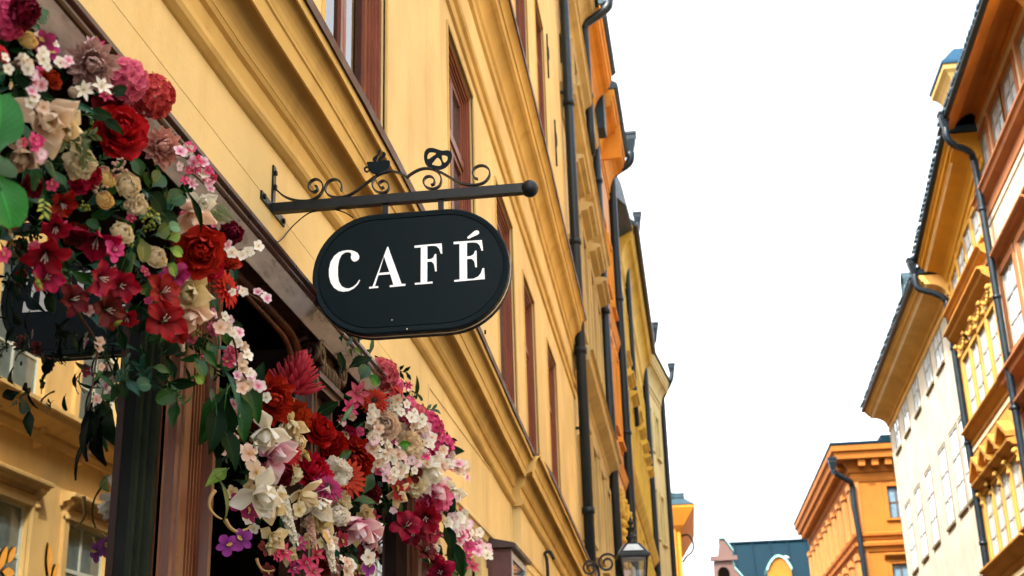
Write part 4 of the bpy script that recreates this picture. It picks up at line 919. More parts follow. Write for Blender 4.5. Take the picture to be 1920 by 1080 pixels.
pa = downpipe(b2, smooth_path([at_y(1773, 240, 32.9), at_y(1776, 258, 32.9), at_y(1790, 273, 33.0), at_y(1813, 282, 33.3), at_y(1824, 296, 33.6), Vector((8.74, 33.6, 15.6)), Vector((8.74, 33.6, 9)), Vector((8.74, 33.6, -2))], 5), 0.095, at_y(1771, 229, 32.9), [(8.74, 33.6, z) for z in (6, 9.5, 12.5, 15)])

# --- white plaster building
b3 = thing('white_building', 'weathered white plaster building with flush windows and a honey coloured cove on the right', 'building', (9, 40, 0))
e3 = rz(35.1, 10.1)
Y2 = (26.78, 27.84, 29.28, 31.23, 32.89, 34.5)
WW = [(y * 1.5 + 0.03, y * 1.5 + 1.28) for y in Y2]
q0, q1 = rz(31.2, 5.95), rz(31.2, 7.66); s0, s1 = rz(31.3, 9.15), rz(31.3, 10.2); s1 = min(s1, e3 - 0.32)
r0_, r1_ = rz(31.2, 3.0), rz(31.2, 4.45)
WWt = [(y * 1.5 + 0.0, y * 1.5 + 1.25) for y in (28.08, 29.51, 31.33, 33.04, 34.65)]
ops3 = [(a, b, q0, q1) for a, b in WW] + [(a, b, s0, s1) for a, b in WWt] + [(a, b, r0_, r1_) for a, b in WW]
body(b3, R, 40.02, 54.3, e3, WHT, ops3)
for a, b in WW:
    house_window(b3, R, a, b, q0, q1, SASH_W, GL_W, WHT_T, 0.085, 0.008, (2, 3), -0.005, True)
    house_window(b3, R, a, b, r0_, r1_, SASH_W, GL_W, WHT_T, 0.085, 0.008, (2, 3), -0.005, True)
for a, b in WWt: house_window(b3, R, a, b, s0, s1, SASH_W, GL_W, WHT_T, 0.085, 0.008, (2, 2), -0.005, True)
m_ = MB(); cove(m_, R, [40.0, 47, 54.35], e3 - 0.35, e3 + 0.36, 1.0); m_.build('eave', HONEY, b3)
m_ = MB(); m_.prism(R, [(0.62, e3 + 0.02), (0.69, e3 + 0.02), (0.69, e3 + 0.07), (0.62, e3 + 0.07)], [40.02, 54.34]); m_.build('eave_line', STRIPE, b3)
gutter(b3, R, 40, 54.3, e3 + 0.37, 0.97); tile_edge(b3, R, 40, 54.3, e3 + 0.40, 1.0); roof_slab(b3, R, 40, 54.33, e3 + 0.41, 0.95, ROOF_DK)
barrel_dormer(b3, 1726, 462, 42.0, 0.75); barrel_dormer(b3, 1696, 542, 47.5, 0.75)
downpipe(b3, smooth_path([(8.02, 40.0, 15.5), (8.02, 40.0, 15.2), (8.12, 40.0, 15.0), (8.6, 40.0, 14.8), (8.85, 40.0, 14.55), (8.88, 40, 14.0), (8.88, 40.0, 8), (8.88, 40, -2)], 5), 0.10, (7.98, 40.0, 15.75), [(8.88, 40, z) for z in (4, 7, 10, 13)])

# --- orange corner building beyond it
Y4 = 63.0
b4 = thing('orange_corner_building', 'deep orange corner building with dentil cornice and pilastered side beyond the white facade', 'building', (8.4, Y4, 0))
def c4(x, z): return (x * 1.5, z * 1.5 - 0.8)
OR4 = plaster('deep_orange_plaster', (0.27, 0.088, 0.006), (0.45, 0.17, 0.03), 0.3)
OR4T = plaster('orange_cornice', (0.26, 0.082, 0.006), (0.4, 0.15, 0.03), 0.3)
PINKT = plaster('salmon_pilaster', (0.34, 0.135, 0.032), (0.5, 0.2, 0.08), 0.3)
X4 = 8.40
FF = Fr(0, Y4, (1, 0), (0, -1)); FS = Fr(X4, 0, (0, 1), (-1, 0))
YE = 86.0
fw = [(9.95, 10.75, 11.45, 12.98), (9.75, 10.6, 7.3, 9.35)]
m_ = MB(); wall_mesh(m_, FF, X4, 20, -3, 14.9, fw, 0.2); m_.build('wall', OR4, b4)
sw = [(Y4 + 1.9 + 2.5 * i, Y4 + 3.1 + 2.5 * i, c, d) for i in range(9) for c, d in ((10.4, 12.9), (6.0, 8.4))]
m_ = MB(); wall_mesh(m_, FS, Y4, YE, -3, 14.9, sw, 0.2); m_.build('wall', OR4, b4)
m_ = MB(); m_.box(FF, X4 + 0.5, 20, -3, 14.8, -YE + Y4, -0.5); m_.build('core', DARK, b4)
for a, b, c, d in fw: house_window(b4, FF, a, b, c, d, SASH_B, GL_B, OR4, 0.18, 0.06, (2, 2), 0.1, True, 'hood' if c < 9 else None)
for a, b, c, d in sw: house_window(b4, FS, a, b, c, d, SASH_B, GL_B, OR4, 0.2, 0.1, (2, 2), 0.12, True, 'hood' if c < 9 else None)
def wrap(prof, name, mat, u1=19.9, yend=YE):
    m_ = MB(); rings = []
    for k in range(3):
        rg = []
        for n, v in prof:
            p = [Vector((u1, Y4 - n, v)), Vector((X4 - n, Y4 - n, v)), Vector((X4 - n, yend, v))][k]; rg.append(p)
        rings.append(rg)
    m_.sweep(rings); return m_.build(name, mat, b4)
wrap([(-0.01, 13.25), (0.05, 13.25), (0.08, 13.4), (0.05, 13.45), (0.05, 13.65), (0.14, 13.7), (0.16, 13.9), (0.30, 14.15), (0.34, 14.22), (0.75, 14.26), (0.78, 14.55), (0.9, 14.62), (0.92, 14.86), (-0.01, 14.9)], 'cornice', OR4T)
for i in range(22):
    m_ = MB(); u = X4 + 0.3 + 0.62 * i
    if u < 17: m_.box(FF, u, u + 0.32, 13.92, 14.24, 0.16, 0.62); m_.build('dentil', OR4T, b4)
for i in range(36):
    m_ = MB(); u = Y4 + 0.3 + 0.62 * i; m_.box(FS, u, u + 0.32, 13.92, 14.24, 0.16, 0.62); m_.build('dentil', OR4T, b4)
wrap([(-0.01, 10.5), (0.04, 10.5), (0.05, 10.6), (0.16, 10.68), (0.18, 10.8), (-0.01, 10.86)], 'string_course', OR4T)
wrap([(-0.01, 9.95), (0.06, 9.95), (0.1, 10.15), (0.22, 10.2), (0.24, 10.34), (-0.01, 10.42)], 'string_course', OR4T)
for i in range(10):
    u = Y4 + 0.35 + 2.5 * i
    for c, d in ((10.87, 13.24), (5.5, 9.94)):
        m_ = MB(); m_.box(FS, u, u + 0.75, c, d, -0.01, 0.16); m_.box(FS, u - 0.08, u + 0.83, d - 0.32, d - 0.05, 0.0, 0.22); m_.build('pilaster', PINKT, b4)
m_ = MB(); m_.box(FF, X4 + 0.02, X4 + 0.28, 10.87, 13.24, 0, 0.05); m_.box(FF, X4 + 0.02, X4 + 0.35, 5.5, 9.94, 0, 0.05); m_.build('corner_strip', PINKT, b4)
ROOF_T = paint('teal_copper_roof', (0.0002, 0.0095, 0.0165), 0.6, 0.25, bmp=0.2, scale=3, spec=0.08)
m_ = MB(); rg = []
for n, v in ((0.95, 14.9), (0.95, 15.02), (-3.5, 15.35)): rg.append([Vector((20, Y4 - n, v)), Vector((X4 - n, Y4 - n, v)), Vector((X4 - n, YE, v)), Vector((20, YE, v))])
m_.sweep(rg); m_.build('roof', ROOF_T, b4)
m_ = MB(); pv = at_y(1660, 835, Y4 + 0.2); m_.box(FF, pv.x - 0.3, pv.x + 1.2, 14.9, pv.z + 0.35, -1.5, 0.6); m_.build('roof_hatch', ROOF_T, b4)
downpipe(b4, smooth_path([at_y(1563, 880, Y4 - 0.9), at_y(1568, 888, Y4 - .8), at_y(1588, 900, Y4 - 0.5), at_y(1597, 908, Y4 - 0.2), at_y(1602, 950, Y4 - 0.2), at_y(1622, 1080, Y4 - 0.2), Vector((X4 + 0.1, Y4 - 0.2, 0))], 4), 0.13, at_y(1561, 873, Y4 - 0.9))

# --- teal roofed building closing the view
Y5 = 105.0
FT = Fr(0, Y5, (1, 0), (0, -1))
b5 = thing('teal_roofed_building', 'far building with a standing seam teal roof and a pink stone gable', 'building', (6, Y5, 0))
def t5(px, py, dy=0.0): return at_y(px, py, Y5 + dy)
PINK = plaster('pink_stone', (0.085, 0.05, 0.042), (0.3, 0.15, 0.1), 0.5, sc_=0.6)
VERD = paint('verdigris', (0.12, 0.26, 0.24), 0.55, 0.25, bmp=0.1, scale=3)
lft, rgt, rdg, evz = t5(1366, 1016).x, t5(1560, 1016).x, t5(1440, 1016, 5).z, 10.0
m_ = MB(); m_.sweep([[FT(x, evz, 0.3), FT(x, rdg, -5.0), FT(x, evz, -10)] for x in (lft, rgt)]); rf = m_.build('roof', ROOF_T, b5)
m_ = MB(); m_.box(FT, lft + 0.2, rgt - 0.2, -2, evz, -9.8, 0); m_.build('wall', OR4, b5)
k = 0; x = lft + 0.6
while x < rgt:
    m_ = MB(); m_.sweep([[FT(x - 0.05, z, n), FT(x + 0.05, z, n), FT(x + 0.05, z + 0.10, n + 0.06), FT(x - 0.05, z + 0.10, n + 0.06)] for z, n in ((evz, 0.3), (rdg, -5.0))]); m_.build('seam', ROOF_T, rf); x += 1.45
m_ = MB(); m_.box(FT, lft, rgt, rdg - 0.05, rdg + 0.10, -5.15, -4.8); m_.build('ridge_cap', ROOF_T, rf)
# pink gable with verdigris coping
def gp(px, py): q = at_y(px, py, Y5 - 1.5); return (q.x, q.z)
gab = [gp(1340, 1100), gp(1338, 1054), gp(1345, 1050), gp(1349, 1010), gp(1356, 1012), gp(1373, 1034), gp(1372, 1050), gp(1376, 1064), gp(1392, 1085), gp(1392, 1100)]
FG = Fr(0, Y5 - 1.5, (1, 0), (0, -1))
m_ = MB(); m_.sweep([[FG(x, z, n) for x, z in gab] for n in (0, -0.8)]); gbo = m_.build('gable', PINK, b5)
m_ = MB()
def cop(pl, w_=0.16, n0=0.12, n1=-3.0):
    for (a, b) in zip(pl, pl[1:]): m_.sweep([[FG(p[0], p[1], n0), FG(p[0], p[1], n1), FG(p[0], p[1] + w_, n1), FG(p[0], p[1] + w_, n0)] for p in (a, b)])
cop([gp(1348, 1010), gp(1358, 1010), gp(1375, 1034)]); cop([gp(1374, 1052), gp(1378, 1066), gp(1394, 1084)]); m_.build('coping', VERD, gbo)
m_ = MB(); a, b = gp(1332, 1050), gp(1376, 1030); m_.box(FG, a[0], b[0] + 0.2, a[1] - 0.1, a[1] + 0.25, -0.2, 0.25); m_.build('gable_cornice', PINK, gbo)
a = gp(1357, 1075); m_ = MB(); m_.sweep([[FG(a[0] + 0.45 * math.cos(t) , a[1] + 0.5 * math.sin(t) + (0 if math.sin(t) >= 0 else -1.0), n) for t in [2 * PI * i / 14 for i in range(14)]] for n in (0.03, -0.1)]); m_.build('gable_window', DARK, gbo)
# round topped orange dormer and a vent pipe
a = at_y(1462, 1075, Y5 - 1.0); m_ = MB(); FO = Fr(0, Y5 - 1.0, (1, 0), (0, -1))
pr = [(-0.9 + 1.8 * i / 10, 0.2 + 1.05 * math.sin(PI * i / 10) ** 0.8) for i in range(11)]
m_.sweep([[FO(a.x + u, a.z + v, n) for u, v in pr + [(0.9, -1.5), (-0.9, -1.5)]] for n in (0, -0.3)]); dr = m_.build('dormer', OR4, b5)
m_ = MB(); m_.sweep([[FO(a.x + u * 1.02, a.z + v, n) for u, v in pr] + [FO(a.x + u * 1.12, a.z + v + 0.18, n) for u, v in pr[::-1]] for n in (0.15, -3.2)]); m_.build('dormer_roof', VERD, dr)
a = at_y(1475, 1062, Y5 + 1.0); m_ = MB(); m_.tube([a - Vector((0, 0, 1.0)), a + Vector((0, 0, 0.55))], 0.13, 8); m_.lathe(a + Vector((0, 0, 0.5)), [(0.13, 0), (0.3, 0.1), (0.3, 0.22), (0.02, 0.34)], 8); m_.build('vent_pipe', paint('pale_vent', (0.3, 0.32, 0.33), 0.5, 0.1), b5)

# ------------------------------------------------------------------ flowers
def add_petal(mb, ang, Ln, W, r0, z0, e0, e1, cup=0.2, ruf=0.0, point=False, nu=5, nv=4, mi=0, twist=0.0, base=0.35, wide=0.58):
    """one petal: leaves the axis at radius r0, height z0; e0 -> e1 elevation from base to tip"""
    ca, sa = math.cos(ang), math.sin(ang); rad, z = r0, z0; pts = []; uvs = []; ph = random.uniform(0, 6)
    for i in range(nu + 1):
        t = i / nu; e = e0 + (e1 - e0) * t
        if i: rad += Ln / nu * math.cos(e); z += Ln / nu * math.sin(e)
        if t < wide: q = t / wide; wd = base + (1 - base) * (3 * q * q - 2 * q ** 3)
        else:
            q = (t - wide) / (1 - wide); wd = (1 - q) ** 0.8 if point else math.sqrt(max(0, 1 - q * q * 0.93))
        wd = max(0.03, wd) * W
        nr, nz = -math.sin(e), math.cos(e)
        for j in range(nv + 1):
            s = 2 * j / nv - 1
            off = cup * W * s * s + ruf * math.sin(s * 4.2 + ph + t * 3) * t * t * W
            if j == nv // 2: off -= cup * 0.12 * W
            rr = rad + nr * off; zz = z + nz * off; tt = s * wd
            sw = twist * t * Ln
            pts.append((ca * rr - sa * (tt + sw), sa * rr + ca * (tt + sw), zz)); uvs.append((t, j / nv))
    fs = [(i * (nv + 1) + j, i * (nv + 1) + j + 1, (i + 1) * (nv + 1) + j + 1, (i + 1) * (nv + 1) + j) for i in range(nu) for j in range(nv)]
    mb.add(pts, fs, uvs, mi, True)
def ctr(mb, r, z, mi=1, k=8, h=0.6):
    mb.lathe((0, 0, z), [(0.001, -r * h), (r * 0.8, -r * h * 0.4), (r, 0), (r * 0.8, r * h * 0.6), (0.001, r * h)], k, mi=mi)
def stamens(mb, n, ln, sp, z0, mi=1, r=0.012):
    for k in range(n):
        a = 2 * PI * k / n + random.uniform(-.3, .3); q = sp * random.uniform(.5, 1)
        d = Vector((math.cos(a) * q, math.sin(a) * q, 1)).normalized(); b = Vector((0, 0, z0))
        mb.tube([b, b + d * ln * 0.6, b + d * ln + Vector((0, 0, -0.03))], r, 4, True, mi)
        mb.lathe(b + d * ln, [(0.001, -r * 2.4), (r * 2.2, 0), (0.001, r * 2.4)], 5, mi=mi)
def calyx(mb, mi=2):
    for k in range(5): add_petal(mb, 2 * PI * k / 5, 0.45, 0.16, 0.04, -0.28, -0.1, 0.9, 0.2, 0, True, 3, 2, mi)
R_ = random.uniform
def g_peony(mb):
    for lay, (n, ln, wd, e0, e1, r0) in enumerate(((6, 0.95, 0.44, 0.0, 0.55, 0.05), (7, 0.86, 0.40, 0.3, 0.95, 0.06), (8, 0.76, 0.34, 0.6, 1.3, 0.08), (8, 0.64, 0.28, 0.85, 1.7, 0.08), (7, 0.52, 0.22, 1.1, 2.0, 0.07), (5, 0.40, 0.18, 1.3, 2.3, 0.03))):
        for k in range(n): add_petal(mb, 2 * PI * k / n + lay * 0.5 + R_(-.2, .2), ln * R_(.88, 1.08), wd * R_(.85, 1.1), r0, -0.25 + lay * 0.035, e0 + R_(-.15, .15), e1 + R_(-.2, .2), 0.28, 0.22)
def g_rose(mb):
    for lay, (n, ln, wd, e0, e1, r0) in enumerate(((5, 0.95, 0.55, 0.15, 1.1, 0.10), (6, 0.90, 0.48, 0.45, 1.6, 0.16), (6, 0.85, 0.40, 0.75, 1.95, 0.16), (5, 0.75, 0.32, 1.0, 2.1, 0.14), (4, 0.62, 0.24, 1.2, 2.1, 0.09), (3, 0.5, 0.18, 1.4, 2.0, 0.04))):
        for k in range(n): add_petal(mb, 2 * PI * k / n + lay * 0.7 + R_(-.2, .2), ln * R_(.92, 1.05), wd, r0, -0.42 + lay * 0.03, e0 + R_(-.1, .1), e1 + R_(-.1, .15), 0.34, 0.10)
    calyx(mb)
def g_carnation(mb):
    for k in range(46):
        t = (k + .5) / 46; e = math.asin(0.98 * (1 - 1.15 * t) if 1 - 1.15 * t > -0.15 else -0.15)
        add_petal(mb, k * 2.399, R_(.72, .95), R_(.22, .32), 0.02, -0.1, e + R_(-.2, .2), e + R_(-.6, .1), 0.25, 0.5, False, 4, 4, wide=0.75)
def g_chrys(mb):
    for lay, (n, ln, wd, e0, e1, r0) in enumerate(((14, 0.98, 0.165, -0.25, 0.45, 0.06), (15, 0.95, 0.16, 0.05, 0.9, 0.06), (14, 0.88, 0.155, 0.3, 1.35, 0.07), (13, 0.80, 0.15, 0.55, 1.75, 0.07), (12, 0.70, 0.14, 0.8, 2.1, 0.06), (9, 0.56, 0.12, 1.05, 2.3, 0.04))):
        for k in range(n): add_petal(mb, 2 * PI * k / n + lay * 0.21 + R_(-.12, .12), ln * R_(.85, 1.1), wd, r0, -0.2 + lay * 0.04, e0 + R_(-.2, .2), e1 + R_(-.25, .3), 0.55, 0.06, False, 5, 3, base=0.45, wide=0.68)
def g_gerbera(mb):
    for lay, (n, ln, e0) in enumerate(((20, 1.0, 0.05), (18, 0.86, 0.22), (16, 0.62, 0.45))):
        for k in range(n): add_petal(mb, 2 * PI * k / n + lay * 0.17 + R_(-.06, .06), ln * R_(.92, 1.05), 0.105, 0.1, lay * 0.03, e0 + R_(-.08, .08), e0 - 0.25 + R_(-.1, .1), 0.25, 0, False, 4, 2, base=0.5)
    ctr(mb, 0.2, 0.08, 1, 10, 0.5)
    for k in range(26):
        a = k * 2.4; q = 0.2 * math.sqrt((k + 3) / 26); mb.tube([(q * math.cos(a), q * math.sin(a), 0.08), (q * 1.15 * math.cos(a), q * 1.15 * math.sin(a), 0.2)], 0.018, 4, True, 1)
def g_lily(mb):
    for k in range(6): add_petal(mb, 2 * PI * k / 6 + R_(-.12, .12), 1.12 * R_(.9, 1.08), 0.34 if k % 2 else 0.44, 0.06, -0.5 + (0.05 if k % 2 else 0), 1.15, -0.1 + R_(-.5, .4), 0.32, 0.30, k % 2 == 0, 7, 5, wide=0.7, base=0.3)
    stamens(mb, 4, 0.6, 0.3, -0.35, 1, 0.014)
    mb.tube([(0, 0, -0.85), (0, 0, -0.5), (0, 0, -0.42)], lambda t: 0.06 + 0.06 * t, 7, True, 2)
def g_magnolia(mb):
    for n, ln, wd, e0, e1, r0, z in ((3, 1.25, 0.46, 0.1, 0.5, 0.05, -0.35), (3, 1.3, 0.46, 0.7, 1.15, 0.06, -0.32), (3, 1.15, 0.42, 1.0, 1.7, 0.06, -0.3)):
        o_ = R_(0, 2)
        for k in range(n): add_petal(mb, 2 * PI * k / n + o_ + R_(-.2, .2), ln * R_(.9, 1.1), wd, r0, z, e0 + R_(-.15, .15), e1 + R_(-.25, .25), 0.42, 0.06, True, 7, 4, wide=0.55, base=0.4)
    ctr(mb, 0.1, 0.1, 1, 8, 1.6)
def g_torch(mb):
    for lay in range(9):
        n = 9 - lay // 3; t = lay / 8
        for k in range(n): add_petal(mb, 2 * PI * k / n + lay * 0.37, (0.95 - 0.45 * t) * R_(.9, 1.1), 0.17 - 0.05 * t, 0.34 * (1 - t) + 0.02, -0.6 + 1.15 * t, 0.45 + 0.75 * t + R_(-.1, .1), 0.75 + 0.8 * t + R_(-.15, .1), 0.45, 0, True, 5, 2, wide=0.45, base=0.6)
def g_orchid(mb):
    for k, (wd, ln) in enumerate(((0.44, 0.9), (0.28, 0.9), (0.3, 0.85), (0.3, 0.85), (0.28, 0.9))): add_petal(mb, PI / 2 + 2 * PI * k / 5, ln, 0.42 if k in (1, 4) else 0.3, 0.05, 0, 0.25, -0.1, 0.12, 0.05, False, 5, 4)
    add_petal(mb, -PI / 2, 0.45, 0.16, 0.02, 0.05, 0.9, 0.0, 0.6, 0.1, True, 4, 4, 1); ctr(mb, 0.08, 0.12, 1)
def g_blossom(mb):
    for k in range(5): add_petal(mb, 2 * PI * k / 5 + R_(-.1, .1), 0.9 * R_(.9, 1.05), 0.40, 0.06, -0.05, 0.35 + R_(-.15, .15), 0.05 + R_(-.2, .2), 0.25, 0.08, False, 4, 2)
    stamens(mb, 5, 0.35, 0.6, 0.0, 1, 0.022)
def g_star(mb):
    for k in range(6): add_petal(mb, 2 * PI * k / 6 + R_(-.1, .1), 1.0 * R_(.9, 1.1), 0.24, 0.04, -0.1, 0.7, 0.05 + R_(-.2, .2), 0.3, 0.05, True, 4, 2)
    stamens(mb, 3, 0.5, 0.4, 0.0, 1, 0.025)
def g_hydrangea(mb):
    N_ = 44
    for k in range(N_):
        t = (k + 0.5) / N_; zc = 1 - 1.45 * t; a = k * 2.399; rr = math.sqrt(max(0, 1 - zc * zc)) * 0.80
        c = Vector((rr * math.cos(a), rr * math.sin(a), zc * 0.74)) * R_(.92, 1.06); d = c.normalized() + Vector((R_(-.25, .25), R_(-.25, .25), R_(-.25, .25)))
        q = d.to_track_quat('Z', 'Y').to_matrix() @ Matrix.Rotation(R_(0, 6), 3, 'Z')
        f = MB()
        for j in range(4): add_petal(f, PI / 2 * j + R_(-.15, .15), 0.31 * R_(.85, 1.1), 0.17, 0.01, 0, 0.75, -0.05 + R_(-.4, .35), 0.22, 0.14, False, 4, 2)
        s = R_(.9, 1.12)
        mb.add([c + q @ (p * s) for p in f.v], f.f, f.uv, 0, True)
def g_spike(mb):
    N_ = 46
    mb.tube([(0, 0, -1.3), (0.06, 0, 0), (0, 0.03, 1.35)], 0.035, 6, True, 2)
    for k in range(N_):
        t = k / N_; a = k * 2.399; r = 0.30 * (1 - 0.65 * t); c = Vector((math.cos(a) * r * 0.5, math.sin(a) * r * 0.5, -1.1 + 2.35 * t)); d = Vector((math.cos(a), math.sin(a), -0.15 + 0.5 * t))
        q = d.to_track_quat('Z', 'Y').to_matrix(); f = MB(); s = 0.36 * (1 - 0.6 * t)
        for j in range(5): add_petal(f, 2 * PI * j / 5 + R_(-.2, .2), 0.75 * s, 0.3 * s, 0.02, 0, 0.9, 0.3, 0.4, 0.1, False, 3, 2)
        mb.add([c + q @ p for p in f.v], f.f, f.uv, 0, True)
def g_bud(mb):
    for k in range(5): add_petal(mb, 2 * PI * k / 5, 1.35, 0.30, 0.03, -0.7, 1.05, 1.95, 0.6, 0, True, 6, 3, 0, wide=0.4, base=0.5)
    calyx(mb); mb.tube([(0, 0, -1.3), (0, 0, -0.6)], 0.05, 6, True, 2)
def g_leaf(mb, W=0.42, pt=True, bend=0.5, L_=2.0, fold=0.25):
    add_petal(mb, 0, L_, W, 0.0, 0, bend * 0.6, -bend, fold, 0.06, pt, 7, 4, 0, wide=0.42, base=0.12)
    mb.tube([(-0.35, 0, -0.12), (0.02, 0, 0.0), (0.5, 0, 0.1)], 0.025, 4, True, 2)
def g_oval(mb): g_leaf(mb, 0.62, False, 0.45, 1.6, 0.2)
def g_dark(mb): g_leaf(mb, 0.48, True, 0.5, 2.0, 0.22)
def g_lance(mb): g_leaf(mb, 0.22, True, 0.7, 2.4, 0.3)
def g_monstera(mb):
    """split leaf: lobes fanning from a midrib"""
    mb.tube([(-1.6, 0, -0.2), (-0.8, 0, 0), (0, 0, 0.06), (0.7, 0, 0.0), (1.1, 0, -0.15)], 0.03, 5, True, 2)
    for sgn_ in (-1, 1):
        for k in range(5):
            x = -0.75 + 0.36 * k; a = sgn_ * (2.0 - 0.36 * k); ln = (0.75, 0.92, 0.95, 0.85, 0.7)[k]
            f = MB(); add_petal(f, 0, ln, 0.265, 0.0, 0, 0.22, -0.55, 0.05, 0.04, True, 6, 3, 0, wide=0.55, base=0.8)
            q = Matrix.Rotation(a, 3, 'Z'); mb.add([q @ p + Vector((x, 0, 0.03)) for p in f.v], f.f, f.uv, 0, True)
    f = MB(); add_petal(f, 0, 0.75, 0.3, 0, 0, 0.0, -0.5, 0.05, 0.03, True, 5, 3, 0, wide=0.4, base=0.6); mb.add([p + Vector((0.6, 0, 0.03)) for p in f.v], f.f, f.uv, 0, True)
    for sgn_ in (-1, 1): mb.add([(-0.95, 0, 0.03), (-0.8, 0.34 * sgn_, 0.07), (0.5, 0.3 * sgn_, 0.07), (0.85, 0.1 * sgn_, 0.02), (0.8, 0, 0.0), (0, 0, 0.03)], [(0, 1, 5), (1, 2, 5), (2, 3, 4), (2, 4, 5)], [(.3, .5)] * 6, 0, True)
def g_fern(mb):
    mb.tube([(-0.4, 0, 0), (0.6, 0, 0.1), (1.6, 0, -0.15)], 0.02, 4, True, 2)
    for k in range(13):
        x = 0.1 + 0.115 * k; ln = 0.62 * (1 - 0.062 * k)
        for s in (-1, 1):
            f = MB(); add_petal(f, 0, ln, 0.055, 0, 0, 0.15, -0.5, 0.1, 0.3, True, 4, 2, 0, base=0.6); q = Matrix.Rotation(s * 1.05, 3, 'Z'); mb.add([q @ p + Vector((x, 0, 0.08 - 0.1 * (k / 13) ** 2)) for p in f.v], f.f, f.uv, 0, True)
def g_berries(mb):
    for k in range(16):
        c = Vector((R_(-.7, .7), R_(-.7, .7), R_(-.2, .5))); mb.tube([(0, 0, -0.5), c * 0.6, c], 0.025, 4, True, 2); r = R_(.11, .17)
        mb.lathe(c, [(0.001, -r), (r * 0.75, -r * 0.65), (r, 0), (r * 0.75, r * 0.65), (0.001, r)], 7)
def g_sprig(mb):
    for k in range(7):
        f = MB(); add_petal(f, 0, 0.75, 0.16, 0, 0, 0.5, -0.2, 0.25, 0.05, True, 4, 2, 0); x = -0.6 + 0.25 * k
        q = Matrix.Rotation((1 if k % 2 else -1) * R_(.5, 1.0), 3, 'Z') @ Matrix.Rotation(R_(-.5, .5), 3, 'X'); mb.add([q @ p + Vector((x, 0, 0)) for p in f.v], f.f, f.uv, 0, True)
    mb.tube([(-1.1, 0, -0.1), (0, 0, 0), (1.0, 0, 0)], 0.03, 4, True, 2)
def g_twig(mb):
    mb.tube(smooth_path([(-1, 0, 0), (-0.4, 0.12, 0.05), (0.2, -0.06, 0.1), (1, 0.1, 0.0)], 3), lambda t: 0.035 - 0.02 * t, 5, True, 0)
    for x, s in ((-0.3, 1), (0.25, -1), (0.6, 1)): mb.tube([(x, 0, 0.06), (x + 0.2, 0.2 * s, 0.15), (x + 0.45, 0.3 * s, 0.12)], lambda t: 0.022 - 0.012 * t, 4, True, 0)
def g_horn(mb): mb.tube(smooth_path([(-1, 0, 0.1), (-0.5, -0.35, 0.1), (0.1, -0.4, 0), (0.65, -0.05, 0.05), (0.95, 0.35, 0.2)], 4), lambda t: 0.16 * (1 - 0.75 * t) + 0.01, 8, True, 0)
GEN = dict(peony=g_peony, rose=g_rose, carnation=g_carnation, chrysanthemum=g_chrys, gerbera=g_gerbera, lily=g_lily, magnolia=g_magnolia, torch_ginger=g_torch, orchid=g_orchid, blossom=g_blossom, star_flower=g_star,
           hydrangea=g_hydrangea, flower_spike=g_spike, bud=g_bud, oval_leaf=g_oval, leaf=g_dark, lance_leaf=g_lance, monstera_leaf=g_monstera, fern_frond=g_fern, berry_cluster=g_berries, leaf_sprig=g_sprig, twig=g_twig, curved_pod=g_horn)
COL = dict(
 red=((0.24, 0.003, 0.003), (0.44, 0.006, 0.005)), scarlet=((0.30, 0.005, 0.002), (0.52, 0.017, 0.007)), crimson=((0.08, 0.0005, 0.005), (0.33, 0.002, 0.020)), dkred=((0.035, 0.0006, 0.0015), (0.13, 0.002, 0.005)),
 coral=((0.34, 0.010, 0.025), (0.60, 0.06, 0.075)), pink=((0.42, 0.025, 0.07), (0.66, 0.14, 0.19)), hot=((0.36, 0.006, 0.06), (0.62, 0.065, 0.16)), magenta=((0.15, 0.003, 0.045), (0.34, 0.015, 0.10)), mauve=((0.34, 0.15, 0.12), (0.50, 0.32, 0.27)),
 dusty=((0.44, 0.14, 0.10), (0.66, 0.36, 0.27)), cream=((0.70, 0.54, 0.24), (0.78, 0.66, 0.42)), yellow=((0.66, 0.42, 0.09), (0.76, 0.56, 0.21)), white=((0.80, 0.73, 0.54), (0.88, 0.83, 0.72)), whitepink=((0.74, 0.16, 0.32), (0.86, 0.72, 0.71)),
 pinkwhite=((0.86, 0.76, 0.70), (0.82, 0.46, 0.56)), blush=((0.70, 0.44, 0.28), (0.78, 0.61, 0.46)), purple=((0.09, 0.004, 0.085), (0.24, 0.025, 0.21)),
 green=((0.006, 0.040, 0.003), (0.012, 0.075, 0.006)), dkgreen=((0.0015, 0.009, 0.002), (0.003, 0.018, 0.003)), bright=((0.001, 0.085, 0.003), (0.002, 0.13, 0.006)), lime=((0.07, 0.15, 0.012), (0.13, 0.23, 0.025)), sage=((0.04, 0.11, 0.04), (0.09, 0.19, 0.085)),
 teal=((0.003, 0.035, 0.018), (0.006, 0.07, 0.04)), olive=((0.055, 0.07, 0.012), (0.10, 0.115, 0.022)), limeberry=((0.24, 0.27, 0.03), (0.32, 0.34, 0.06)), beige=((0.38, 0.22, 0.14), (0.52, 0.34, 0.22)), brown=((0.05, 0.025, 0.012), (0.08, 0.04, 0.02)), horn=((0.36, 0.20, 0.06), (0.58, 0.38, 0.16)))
LEAFY = {'green', 'dkgreen', 'bright', 'lime', 'sage', 'teal', 'olive'}
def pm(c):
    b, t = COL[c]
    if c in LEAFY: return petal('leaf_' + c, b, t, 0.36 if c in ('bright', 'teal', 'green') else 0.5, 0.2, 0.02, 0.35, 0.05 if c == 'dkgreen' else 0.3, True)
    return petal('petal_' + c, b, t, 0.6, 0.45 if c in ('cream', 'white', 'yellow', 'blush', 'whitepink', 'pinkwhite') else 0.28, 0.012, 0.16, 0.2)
CENTRE = {'gerbera': 'brown', 'lily': 'white', 'magnolia': 'limeberry', 'blossom': 'yellow', 'star_flower': 'cream', 'orchid': 'yellow'}
BANK = {}
